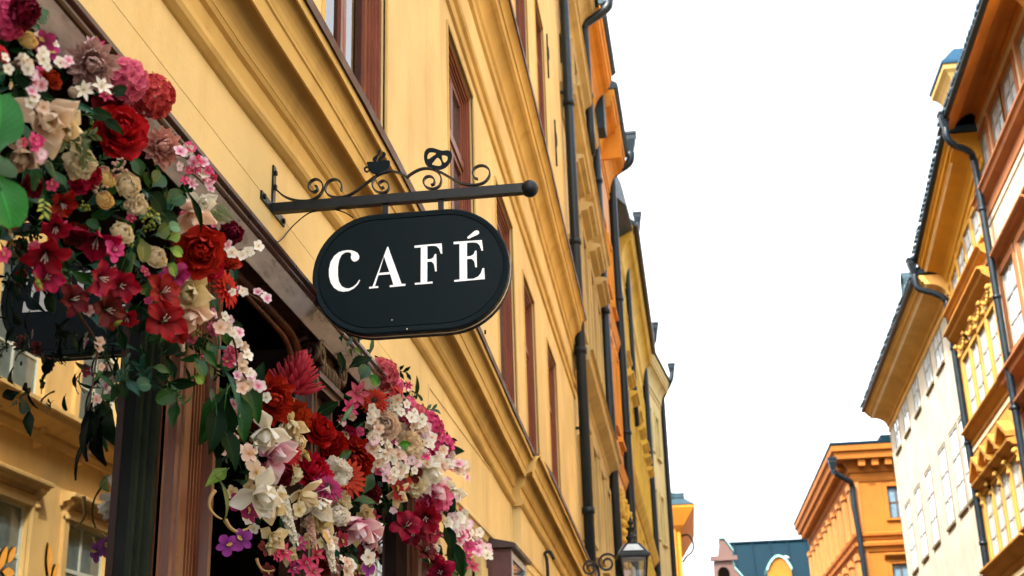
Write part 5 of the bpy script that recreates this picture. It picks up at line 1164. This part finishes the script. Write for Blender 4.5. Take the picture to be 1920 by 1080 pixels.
def flower_mesh(kind, col):
    key = (kind, col)
    if key not in BANK:
        BANK[key] = []
        for _ in range(2 if kind in ('peony', 'blossom', 'magnolia', 'lily', 'hydrangea', 'rose', 'leaf', 'oval_leaf', 'chrysanthemum') else 1):
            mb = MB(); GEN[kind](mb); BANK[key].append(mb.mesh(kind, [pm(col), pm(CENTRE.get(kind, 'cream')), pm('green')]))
    return random.choice(BANK[key])
def bloom(parent, kind, col, pos, r, face=None, spin=None, label=None):
    o = bpy.data.objects.new(kind, flower_mesh(kind, col)); C.objects.link(o); o.parent = parent
    pos = Vector(pos)
    v = (CAM - pos).normalized(); j = Vector((R_(-.3, .3), R_(-.3, .3), R_(-.3, .3)))
    if face is None and kind == 'torch_ginger': face = v * 0.35 + Vector((0.25, 0, 0.8))
    if face is None and kind == 'magnolia': face = v * 0.55 + Vector((0.3, 0.05, -0.35)) + j * 1.4
    if face is None and kind in ('flower_spike', 'bud'): face = Vector((0.25, -0.1, -0.85)) + j
    if face is None and kind == 'lily': face = v * 0.6 + Vector((0.35, 0, -0.1)) + j * 1.9
    if face is None:
        face = (CAM - pos).normalized() * 0.62 + Vector((0.5, -0.08, 0.16)) + Vector((R_(-.42, .42), R_(-.42, .42), R_(-.42, .42)))
    q = face.to_track_quat('Z', 'Y') @ Matrix.Rotation(R_(0, 2 * PI) if spin is None else spin, 3, 'Z').to_quaternion()
    o.rotation_mode = 'QUATERNION'; o.rotation_quaternion = q
    o.scale = (r, r, r * R_(.9, 1.1)); o.location = pos - WL[parent.name]
    if label: o['label'] = label
    return o
def inpoly(x, y, P):
    c = False; n_ = len(P)
    for i in range(n_):
        (a, b), (d, e) = P[i], P[(i + 1) % n_]
        if (b > y) != (e > y) and x < (d - a) * (y - b) / (e - b) + a: c = not c
    return c
def px_r(p, rpx): return rpx / F * (Vector(p) - CAM).dot(FW)
def dirpix(pos, ang):
    """world direction in the wall plane that runs at screen angle ang (0 right, 90 up)"""
    a = math.radians(ang); d = RX * math.cos(a) - DN * math.sin(a); return d
def leafy(parent, kind, col, px, py, rpx, X, ang, tilt=0.35):
    """leaf drawn tip-first along a screen angle"""
    p = at_x(px, py, X); r = px_r(p, rpx)
    d = dirpix(p, ang); z = ((CAM - p).normalized() * 0.75 + Vector((0.45, 0, 0.25)) + Vector((R_(-tilt, tilt), R_(-tilt, tilt), R_(-tilt, tilt)))).normalized()
    x = (d - z * d.dot(z)).normalized(); y = z.cross(x)
    o = bpy.data.objects.new(kind, flower_mesh(kind, col)); C.objects.link(o); o.parent = parent
    o.rotation_mode = 'QUATERNION'; o.rotation_quaternion = Matrix((x, y, z)).transposed().to_quaternion(); o.scale = (r, r, r); o.location = p - WL[parent.name]
    return o
def garland(t, items, leaves, X0):
    for it in items:
        kind, col, px, py, rp = it[:5]; dx = it[5] if len(it) > 5 else 0.0
        X = X0 + dx + R_(-.02, .02)
        p = at_x(px, py, X); bloom(t, kind, col, p, px_r(p, rp * R_(.9, 1.1) * (0.94 if kind == 'lily' else 1.06)))
    for it in leaves:
        kind, col, px, py, rp, ang = it[:6]; leafy(t, kind, col, px, py, rp, X0 + (it[6] if len(it) > 6 else 0.0), ang)
def fill(t, hull, X0, n_leaf, n_small, smalls, seed, avoid=()):
    random.seed(seed); xs = [p[0] for p in hull]; ys = [p[1] for p in hull]
    def spot():
        while True:
            x, y = R_(min(xs), max(xs)), R_(min(ys), max(ys))
            if inpoly(x, y, hull): return x, y
    for k in range(n_leaf):
        x, y = spot(); kind = random.choice(('leaf', 'leaf', 'leaf', 'lance_leaf', 'leaf_sprig', 'oval_leaf')); col = random.choice(('dkgreen', 'dkgreen', 'dkgreen', 'green', 'green', 'teal'))
        leafy(t, kind, col, x, y, R_(16, 27), X0 - R_(.03, .16), R_(0, 360), 0.7)
    for k in range(n_small):
        x, y = spot(); kind, col, r = random.choice(smalls); p = at_x(x, y, X0 - R_(-.02, .06)); bloom(t, kind, col, p, px_r(p, r * R_(.8, 1.15)))
def chain(t, pts, X0, cols, n, r, kind='blossom', jit=9):
    """sprig: a twig with small flowers along it"""
    P = [at_x(x, y, X0) for x, y in pts]; S = smooth_path(P, 5)
    mb = MB(); mb.tube(S, lambda q: 0.004 - 0.002 * q, 5); mb.build('twig', pm('brown'), t)
    for k in range(n):
        q = S[min(len(S) - 1, int((k + R_(0, .9)) / n * len(S)))]
        j = px_r(q, jit); p = q + Vector((R_(0, .03), R_(-j, j), R_(-j, j))); bloom(t, kind, random.choice(cols), p, px_r(p, r * R_(.75, 1.2)))

gA = thing('flower_garland', 'lush artificial flower garland hanging over the left shop window with red peonies and pink hydrangeas', 'garland', (-1.4, 3.0, 2.9), 'flower garlands on the cafe front')
random.seed(11)
A = [('hydrangea', 'hot', 8, 36, 40), ('peony', 'dkred', 45, 20, 40, .03), ('rose', 'yellow', 50, 76, 24), ('orchid', 'magenta', 82, 78, 26), ('orchid', 'magenta', 92, 98, 22), ('gerbera', 'scarlet', 4, 100, 18),
 ('peony', 'red', 95, 148, 26), ('chrysanthemum', 'mauve', 172, 122, 54, .02), ('hydrangea', 'pink', 232, 150, 42, -.02), ('hydrangea', 'coral', 286, 180, 46, .02), ('star_flower', 'white', 156, 168, 20, .05), ('star_flower', 'white', 190, 163, 21, .05), ('star_flower', 'hot', 197, 180, 17, .04), ('star_flower', 'hot', 186, 84, 14), ('star_flower', 'whitepink', 170, 80, 13),
 ('magnolia', 'blush', 86, 228, 52, .03), ('magnolia', 'cream', 120, 240, 36, .02), ('peony', 'dkred', 208, 205, 40, -.03), ('peony', 'red', 224, 248, 62, .02), ('chrysanthemum', 'dusty', 304, 276, 42, .02), ('magnolia', 'beige', 44, 292, 34, -.03), ('carnation', 'cream', 150, 306, 32, .01), ('peony', 'crimson', 172, 330, 28, -.01), ('peony', 'crimson', 148, 345, 22, -.01),
 ('rose', 'yellow', 200, 337, 24, .01), ('rose', 'cream', 238, 350, 33, .02), ('rose', 'yellow', 195, 376, 23, .01), ('carnation', 'cream', 256, 384, 26, .03), ('berry_cluster', 'beige', 224, 315, 22, .02), ('berry_cluster', 'beige', 182, 352, 20, .02), ('rose', 'cream', 228, 437, 28, .03), ('rose', 'cream', 291, 482, 28, .03),
 ('lily', 'crimson', 118, 385, 34), ('lily', 'crimson', 104, 430, 36, .02), ('lily', 'crimson', 84, 482, 42, .03), ('lily', 'crimson', 88, 520, 34, .02), ('bud', 'limeberry', 74, 535, 18, .04), ('lily', 'crimson', 180, 455, 46, .0), ('lily', 'crimson', 194, 522, 42, .03), ('lily', 'crimson', 228, 536, 34, .02), ('lily', 'dkred', 205, 582, 40, .01), ('lily', 'crimson', 238, 598, 28, .03), ('lily', 'hot', 215, 468, 22, .02),
 ('magnolia', 'blush', 362, 402, 40, .03), ('magnolia', 'white', 378, 382, 26, .02), ('rose', 'cream', 405, 405, 18, .03), ('peony', 'red', 374, 472, 56, .05), ('peony', 'red', 392, 500, 36, .02), ('peony', 'dkred', 434, 438, 30, .0), ('peony', 'red', 430, 492, 24, .0), ('gerbera', 'scarlet', 424, 540, 32, .04),
 ('lily', 'crimson', 310, 545, 40, .03), ('lily', 'magenta', 328, 516, 30, .01), ('lily', 'crimson', 310, 598, 44, .04), ('lily', 'crimson', 334, 625, 28, .02), ('magnolia', 'cream', 352, 552, 44, .02), ('magnolia', 'blush', 358, 590, 34, .02), ('bud', 'blush', 340, 642, 30, .03), ('bud', 'whitepink', 402, 588, 20, .03), ('bud', 'limeberry', 380, 592, 16, .03), ('berry_cluster', 'limeberry', 282, 405, 22, .04), ('berry_cluster', 'limeberry', 276, 425, 18, .03),
 ('peony', 'dkred', 20, 400, 32, -.04), ('peony', 'dkred', 60, 350, 30, -.04), ('lily', 'dkred', 140, 560, 34, -.03), ('orchid', 'hot', 6, 478, 16, .0), ('peony', 'dkred', 140, 440, 26, -.06), ('peony', 'dkred', 320, 440, 28, -.05)]
AL = [('oval_leaf', 'bright', -14, 285, 74, 72, .09), ('oval_leaf', 'green', -20, 330, 62, 40, .07), ('oval_leaf', 'bright', -12, 330, 66, -70, .08), ('lance_leaf', 'teal', 98, 187, 40, -6, .05), ('leaf', 'dkgreen', 160, 215, 30, 10, .0), ('leaf', 'dkgreen', 190, 222, 26, -30, .01), ('oval_leaf', 'green', 285, 350, 30, 40, .03), ('oval_leaf', 'dkgreen', 275, 360, 34, -20, .02), ('oval_leaf', 'dkgreen', 300, 395, 34, -50, .02), ('oval_leaf', 'green', 310, 380, 30, 30, .03),
 ('oval_leaf', 'sage', 285, 408, 20, 20, .05), ('oval_leaf', 'sage', 312, 428, 20, 25, .05), ('oval_leaf', 'green', 290, 440, 26, 10, .05), ('oval_leaf', 'lime', 315, 448, 20, 15, .05), ('oval_leaf', 'lime', 318, 466, 18, -10, .05), ('oval_leaf', 'lime', 312, 495, 20, -15, .05), ('oval_leaf', 'olive', 262, 448, 28, -70, .03), ('lance_leaf', 'dkgreen', 352, 362, 38, -50, .07), ('lance_leaf', 'teal', 352, 312, 26, 18, .06),
 ('oval_leaf', 'green', 265, 330, 22, 120, .02), ('leaf', 'green', 125, 355, 26, 130, .02), ('fern_frond', 'olive', 405, 385, 26, -30, .03), ('fern_frond', 'olive', 400, 400, 24, -5, .03), ('fern_frond', 'lime', 396, 392, 22, -60, .02), ('fern_frond', 'green', 78, 14, 26, -85, .03), ('fern_frond', 'green', 86, 300, 28, -50, .03), ('fern_frond', 'green', 70, 315, 28, -100, .03), ('leaf_sprig', 'olive', 130, 262, 32, -20, .04), ('leaf_sprig', 'olive', 152, 280, 28, -60, .04), ('leaf_sprig', 'olive', 112, 275, 28, 200, .04), ('leaf_sprig', 'olive', 160, 255, 24, 10, .04),
 ('leaf_sprig', 'limeberry', 82, 385, 24, -110, .04), ('fern_frond', 'green', 246, 470, 26, -95, .02), ('fern_frond', 'dkgreen', 235, 480, 30, -110, .01), ('leaf', 'green', 388, 548, 22, -60, .02), ('oval_leaf', 'green', 365, 672, 24, -70, .03), ('oval_leaf', 'lime', 364, 706, 16, -20, .04), ('leaf', 'green', 392, 640, 26, -100, .02), ('leaf', 'green', 378, 655, 24, -40, .02), ('leaf', 'dkgreen', 205, 180, 26, 30), ('bud', 'yellow', 140, 212, 16, -80, .06), ('bud', 'limeberry', 222, 605, 16, -60, .05)]
garland(gA, A, AL, -1.24)
chain(gA, [(2, 130), (40, 112), (80, 118), (112, 128)], -1.17, ['whitepink', 'white', 'pinkwhite', 'white'], 13, 14, jit=14)
chain(gA, [(30, 122), (60, 150), (50, 175), (70, 215)], -1.16, ['white', 'blush', 'pinkwhite', 'whitepink'], 9, 14, jit=10)
chain(gA, [(15, 265), (50, 272), (80, 290)], -1.15, ['white', 'pinkwhite', 'white', 'hot'], 7, 14)
chain(gA, [(335, 290), (355, 300), (380, 330), (392, 345)], -1.17, ['whitepink', 'hot', 'white', 'hot'], 12, 13, jit=16)
chain(gA, [(340, 340), (358, 325), (382, 345)], -1.17, ['hot', 'whitepink', 'hot'], 8, 13, 'star_flower', 14)
chain(gA, [(405, 455), (430, 470), (455, 468), (480, 470)], -1.15, ['white', 'whitepink', 'white'], 8, 13, jit=10)
chain(gA, [(430, 550), (450, 545), (470, 553), (490, 565)], -1.17, ['white', 'whitepink'], 7, 11, jit=7)
chain(gA, [(405, 600), (425, 615), (440, 645), (445, 690), (440, 720)], -1.16, ['white', 'blush', 'white', 'whitepink'], 15, 14, jit=13)
chain(gA, [(130, 565), (180, 640), (178, 690), (165, 770)], -1.30, ['mauve', 'blush'], 5, 12, jit=10)
hullA = [(-10, -5), (60, -5), (95, 70), (180, 95), (290, 165), (312, 240), (375, 320), (430, 400), (455, 440), (430, 560), (440, 620), (445, 690), (380, 690), (330, 640), (260, 590), (190, 600), (130, 560), (90, 530), (-10, 480)]
fill(gA, hullA, -1.28, 250, 60, [('orchid', 'hot', 14), ('rose', 'blush', 16), ('carnation', 'pink', 15), ('bud', 'cream', 13), ('blossom', 'pinkwhite', 12), ('blossom', 'white', 12), ('star_flower', 'hot', 13), ('berry_cluster', 'limeberry', 14), ('blossom', 'hot', 11)], 5)
fill(gA, [(-10, 60), (120, 120), (250, 250), (330, 420), (330, 600), (200, 560), (100, 520), (-10, 450)], -1.36, 90, 0, [], 6)

fill(gA, [(190, 600), (330, 590), (400, 640), (392, 745), (330, 755), (270, 720), (215, 770), (190, 690)], -1.30, 60, 0, [], 21)

gB = thing('flower_garland', 'mixed white and red flower garland cascading down beside the dark doorway with split leaves', 'garland', (-1.4, 4.6, 2.6), 'flower garlands on the cafe front')
random.seed(12)
B = [('torch_ginger', 'coral', 556, 706, 46, .03), ('chrysanthemum', 'red', 508, 750, 50, .02), ('chrysanthemum', 'scarlet', 552, 782, 34), ('magnolia', 'white', 500, 812, 40, .05), ('magnolia', 'whitepink', 514, 852, 38, .06), ('magnolia', 'cream', 546, 796, 26, .03), ('peony', 'red', 600, 808, 42, .02), ('peony', 'red', 622, 832, 34, .03), ('rose', 'cream', 557, 830, 24, .05), ('chrysanthemum', 'red', 584, 884, 42, .05), ('gerbera', 'red', 540, 852, 26, .04),
 ('chrysanthemum', 'red', 660, 862, 48, .04), ('gerbera', 'scarlet', 650, 896, 36, .08), ('carnation', 'white', 628, 888, 34, .06), ('gerbera', 'magenta', 614, 914, 32, .09), ('magnolia', 'white', 488, 928, 50, .07), ('magnolia', 'cream', 505, 945, 30, .06), ('flower_spike', 'white', 540, 975, 36, .08), ('magnolia', 'cream', 570, 930, 34, .06), ('magnolia', 'white', 596, 946, 32, .07), ('rose', 'white', 636, 968, 26, .08), ('carnation', 'cream', 640, 942, 26, .05), ('magnolia', 'whitepink', 672, 988, 40, .09), ('magnolia', 'whitepink', 694, 1006, 28, .08),
 ('orchid', 'purple', 452, 1012, 25, .05), ('orchid', 'purple', 426, 1022, 20, .04), ('orchid', 'magenta', 452, 940, 22, .02), ('orchid', 'magenta', 466, 962, 20, .02), ('star_flower', 'hot', 530, 1036, 24, .08), ('star_flower', 'magenta', 560, 1020, 18, .08), ('star_flower', 'hot', 572, 1056, 20, .08), ('star_flower', 'hot', 592, 1040, 18, .08), ('star_flower', 'magenta', 548, 1066, 17, .07), ('star_flower', 'pink', 588, 1072, 18, .07), ('flower_spike', 'white', 618, 1030, 34, .09), ('flower_spike', 'blush', 585, 1000, 28, .06), ('magnolia', 'cream', 512, 1008, 26, .05), ('orchid', 'purple', 690, 1062, 20, .07), ('blossom', 'white', 655, 1060, 18, .08), ('blossom', 'white', 690, 1045, 16, .08),
 ('orchid', 'blush', 480, 885, 28, .03), ('orchid', 'blush', 466, 850, 22, .02), ('carnation', 'cream', 545, 890, 26, .04), ('bud', 'white', 480, 838, 14, .05), ('bud', 'yellow', 575, 855, 22, .06), ('peony', 'crimson', 655, 815, 20, .01), ('peony', 'dkred', 530, 890, 26, .01), ('gerbera', 'dkred', 640, 985, 22, .04), ('orchid', 'crimson', 640, 1012, 18, .06), ('bud', 'cream', 505, 1030, 18, .06), ('peony', 'dkred', 600, 1060, 26, .0), ('magnolia', 'mauve', 620, 1070, 26, .02), ('chrysanthemum', 'dkred', 470, 800, 30, -.03), ('magnolia', 'cream', 598, 975, 28, .05), ('blossom', 'cream', 560, 955, 18, .08), ('blossom', 'white', 525, 925, 18, .08)]
BLV = [('leaf', 'green', 428, 728, 60, -118, .05), ('leaf', 'dkgreen', 424, 740, 62, -98, .06), ('leaf', 'green', 440, 735, 50, -80, .05), ('leaf', 'dkgreen', 405, 760, 50, -112, .04), ('leaf', 'green', 452, 705, 50, -62, .04), ('oval_leaf', 'dkgreen', 400, 770, 44, -95, .02), ('leaf', 'dkgreen', 415, 800, 46, -90, .05), ('lance_leaf', 'teal', 415, 690, 46, -85, .04), ('leaf', 'lime', 425, 880, 30, -130, .04), ('lance_leaf', 'olive', 410, 900, 34, -110, .03), ('oval_leaf', 'green', 680, 925, 30, 60, .06), ('leaf', 'green', 664, 940, 26, 30, .05), ('leaf', 'green', 632, 860, 20, 20, .04), ('curved_pod', 'horn', 403, 948, 28, -95, .05), ('curved_pod', 'horn', 445, 985, 28, -15, .05), ('curved_pod', 'horn', 495, 1062, 20, -40, .03), ('leaf', 'dkgreen', 470, 730, 30, 60, .02), ('leaf', 'dkgreen', 590, 780, 28, 30, .0), ('lance_leaf', 'yellow', 600, 990, 20, -60, .09)]
garland(gB, B, BLV, -1.41)
chain(gB, [(405, 612), (425, 640), (445, 690), (452, 720)], -1.36, ['white', 'whitepink', 'blush'], 10, 13, jit=12)
chain(gB, [(428, 745), (432, 790), (425, 815), (432, 840)], -1.35, ['cream', 'blush', 'whitepink'], 8, 13, jit=6)
chain(gB, [(455, 700), (470, 720), (485, 748)], -1.34, ['white', 'white', 'whitepink'], 5, 15, jit=8)
chain(gB, [(600, 1000), (625, 1040), (650, 1078)], -1.33, ['white', 'blush'], 10, 11, jit=12)
hullB = [(380, 700), (440, 640), (470, 720), (540, 720), (590, 790), (640, 800), (690, 860), (715, 940), (705, 1090), (500, 1090), (490, 1010), (430, 940), (440, 880), (390, 840)]
fill(gB, hullB, -1.43, 130, 55, [('blossom', 'white', 13), ('blossom', 'blush', 13), ('blossom', 'cream', 14), ('star_flower', 'hot', 14), ('bud', 'cream', 12), ('magnolia', 'cream', 20), ('orchid', 'dkred', 18)], 8)

gC = thing('flower_garland', 'pink hydrangea and blossom garland on the yellow wall right of the carved capital', 'garland', (-1.4, 5.9, 2.8), 'flower garlands on the cafe front')
random.seed(13)
CC = [('hydrangea', 'pink', 716, 702, 30, .03), ('hydrangea', 'pink', 732, 726, 28, .03), ('hydrangea', 'coral', 726, 742, 26, .02), ('star_flower', 'pink', 670, 738, 24, .06), ('star_flower', 'hot', 655, 766, 22, .06), ('gerbera', 'scarlet', 702, 752, 26, .04), ('peony', 'blush', 720, 800, 38, .07), ('carnation', 'white', 735, 765, 24, .05), ('carnation', 'cream', 766, 834, 32, .07), ('carnation', 'cream', 772, 850, 26, .05), ('hydrangea', 'pink', 760, 768, 27, .03), ('hydrangea', 'hot', 800, 800, 30, .04), ('hydrangea', 'pink', 776, 780, 24, .03), ('hydrangea', 'hot', 822, 838, 32, .04), ('hydrangea', 'pink', 812, 822, 22, .03),
 ('magnolia', 'white', 802, 884, 38, .09), ('magnolia', 'whitepink', 814, 915, 32, .09), ('carnation', 'pink', 815, 930, 36, .06), ('carnation', 'hot', 808, 945, 26, .05), ('orchid', 'crimson', 754, 896, 27, .07), ('orchid', 'crimson', 744, 920, 22, .07), ('orchid', 'dkred', 772, 890, 24, .06), ('orchid', 'magenta', 756, 868, 16, .07), ('magnolia', 'cream', 745, 928, 22, .08), ('carnation', 'cream', 778, 912, 22, .06), ('lily', 'crimson', 764, 984, 34, .06), ('lily', 'crimson', 798, 972, 30, .07), ('lily', 'crimson', 812, 998, 28, .07), ('lily', 'crimson', 816, 1044, 32, .07), ('lily', 'crimson', 826, 1074, 30, .07), ('lily', 'dkred', 775, 1000, 26, .04), ('lily', 'dkred', 800, 1030, 26, .04), ('peony', 'dkred', 695, 925, 26, .02), ('star_flower', 'pink', 860, 960, 12, .06),
 ('magnolia', 'white', 852, 924, 24, .04), ('star_flower', 'hot', 870, 1046, 17, .07), ('star_flower', 'pink', 886, 1062, 17, .07), ('star_flower', 'hot', 860, 1060, 15, .07), ('lily', 'dkred', 690, 1035, 24, .0), ('berry_cluster', 'olive', 730, 880, 24, .05), ('berry_cluster', 'olive', 745, 870, 22, .05)]
CL = [('oval_leaf', 'green', 676, 712, 22, 60, .06), ('oval_leaf', 'bright', 690, 705, 18, -20, .06), ('leaf', 'green', 650, 650, 18, 60, .03), ('leaf', 'green', 640, 640, 18, 100, .03), ('leaf', 'green', 660, 655, 16, 10, .03), ('leaf', 'sage', 665, 640, 14, 40, .03), ('lance_leaf', 'sage', 636, 795, 26, 45, .06), ('leaf', 'bright', 742, 838, 20, 10, .09), ('oval_leaf', 'bright', 846, 862, 14, 70, .05), ('leaf', 'dkgreen', 835, 920, 26, -80, .07), ('leaf', 'dkgreen', 826, 938, 26, -60, .06), ('leaf', 'dkgreen', 838, 1010, 40, -70, .06), ('leaf', 'green', 846, 1020, 36, -55, .06), ('leaf', 'dkgreen', 830, 980, 34, -80, .05), ('leaf', 'dkgreen', 795, 960, 22, -40, .05), ('leaf', 'dkgreen', 640, 700, 26, 80, .0), ('leaf', 'dkgreen', 655, 690, 28, 40, .01), ('lance_leaf', 'green', 690, 668, 22, 60, .03), ('lance_leaf', 'olive', 660, 670, 20, 110, .03)]
garland(gC, CC, CL, -1.34)
for pts, cols, n_, r in (([(735, 755), (770, 780), (790, 800)], ['white', 'blush', 'white'], 14, 12), ([(690, 820), (700, 850), (720, 885)], ['white', 'blush', 'pinkwhite'], 22, 11), ([(740, 845), (770, 870), (800, 860), (830, 870)], ['blush', 'white', 'pinkwhite'], 22, 11), ([(820, 850), (845, 870), (868, 882)], ['blush', 'whitepink', 'white'], 16, 11),
    ([(835, 985), (865, 985), (905, 1030)], ['white', 'white', 'pinkwhite'], 20, 13), ([(850, 1000), (870, 1015), (892, 1030)], ['whitepink', 'hot', 'white'], 14, 12), ([(720, 850), (745, 885), (735, 900)], ['white', 'blush'], 14, 11), ([(780, 790), (800, 825), (790, 850)], ['white', 'pinkwhite', 'hot'], 16, 11), ([(690, 770), (700, 800), (695, 830)], ['blush', 'white'], 14, 11), ([(850, 945), (862, 975), (850, 990)], ['pinkwhite', 'white'], 8, 10)):
    chain(gC, pts, -1.25, cols, n_, r, jit=15)
hullC = [(632, 650), (668, 660), (700, 690), (745, 690), (800, 770), (840, 840), (850, 870), (825, 960), (865, 1000), (880, 1040), (850, 1085), (800, 1085), (780, 1000), (720, 960), (690, 880), (640, 800)]
fill(gC, hullC, -1.38, 130, 60, [('blossom', 'white', 11), ('blossom', 'blush', 11), ('blossom', 'pinkwhite', 11), ('star_flower', 'hot', 12), ('blossom', 'hot', 11)], 9)
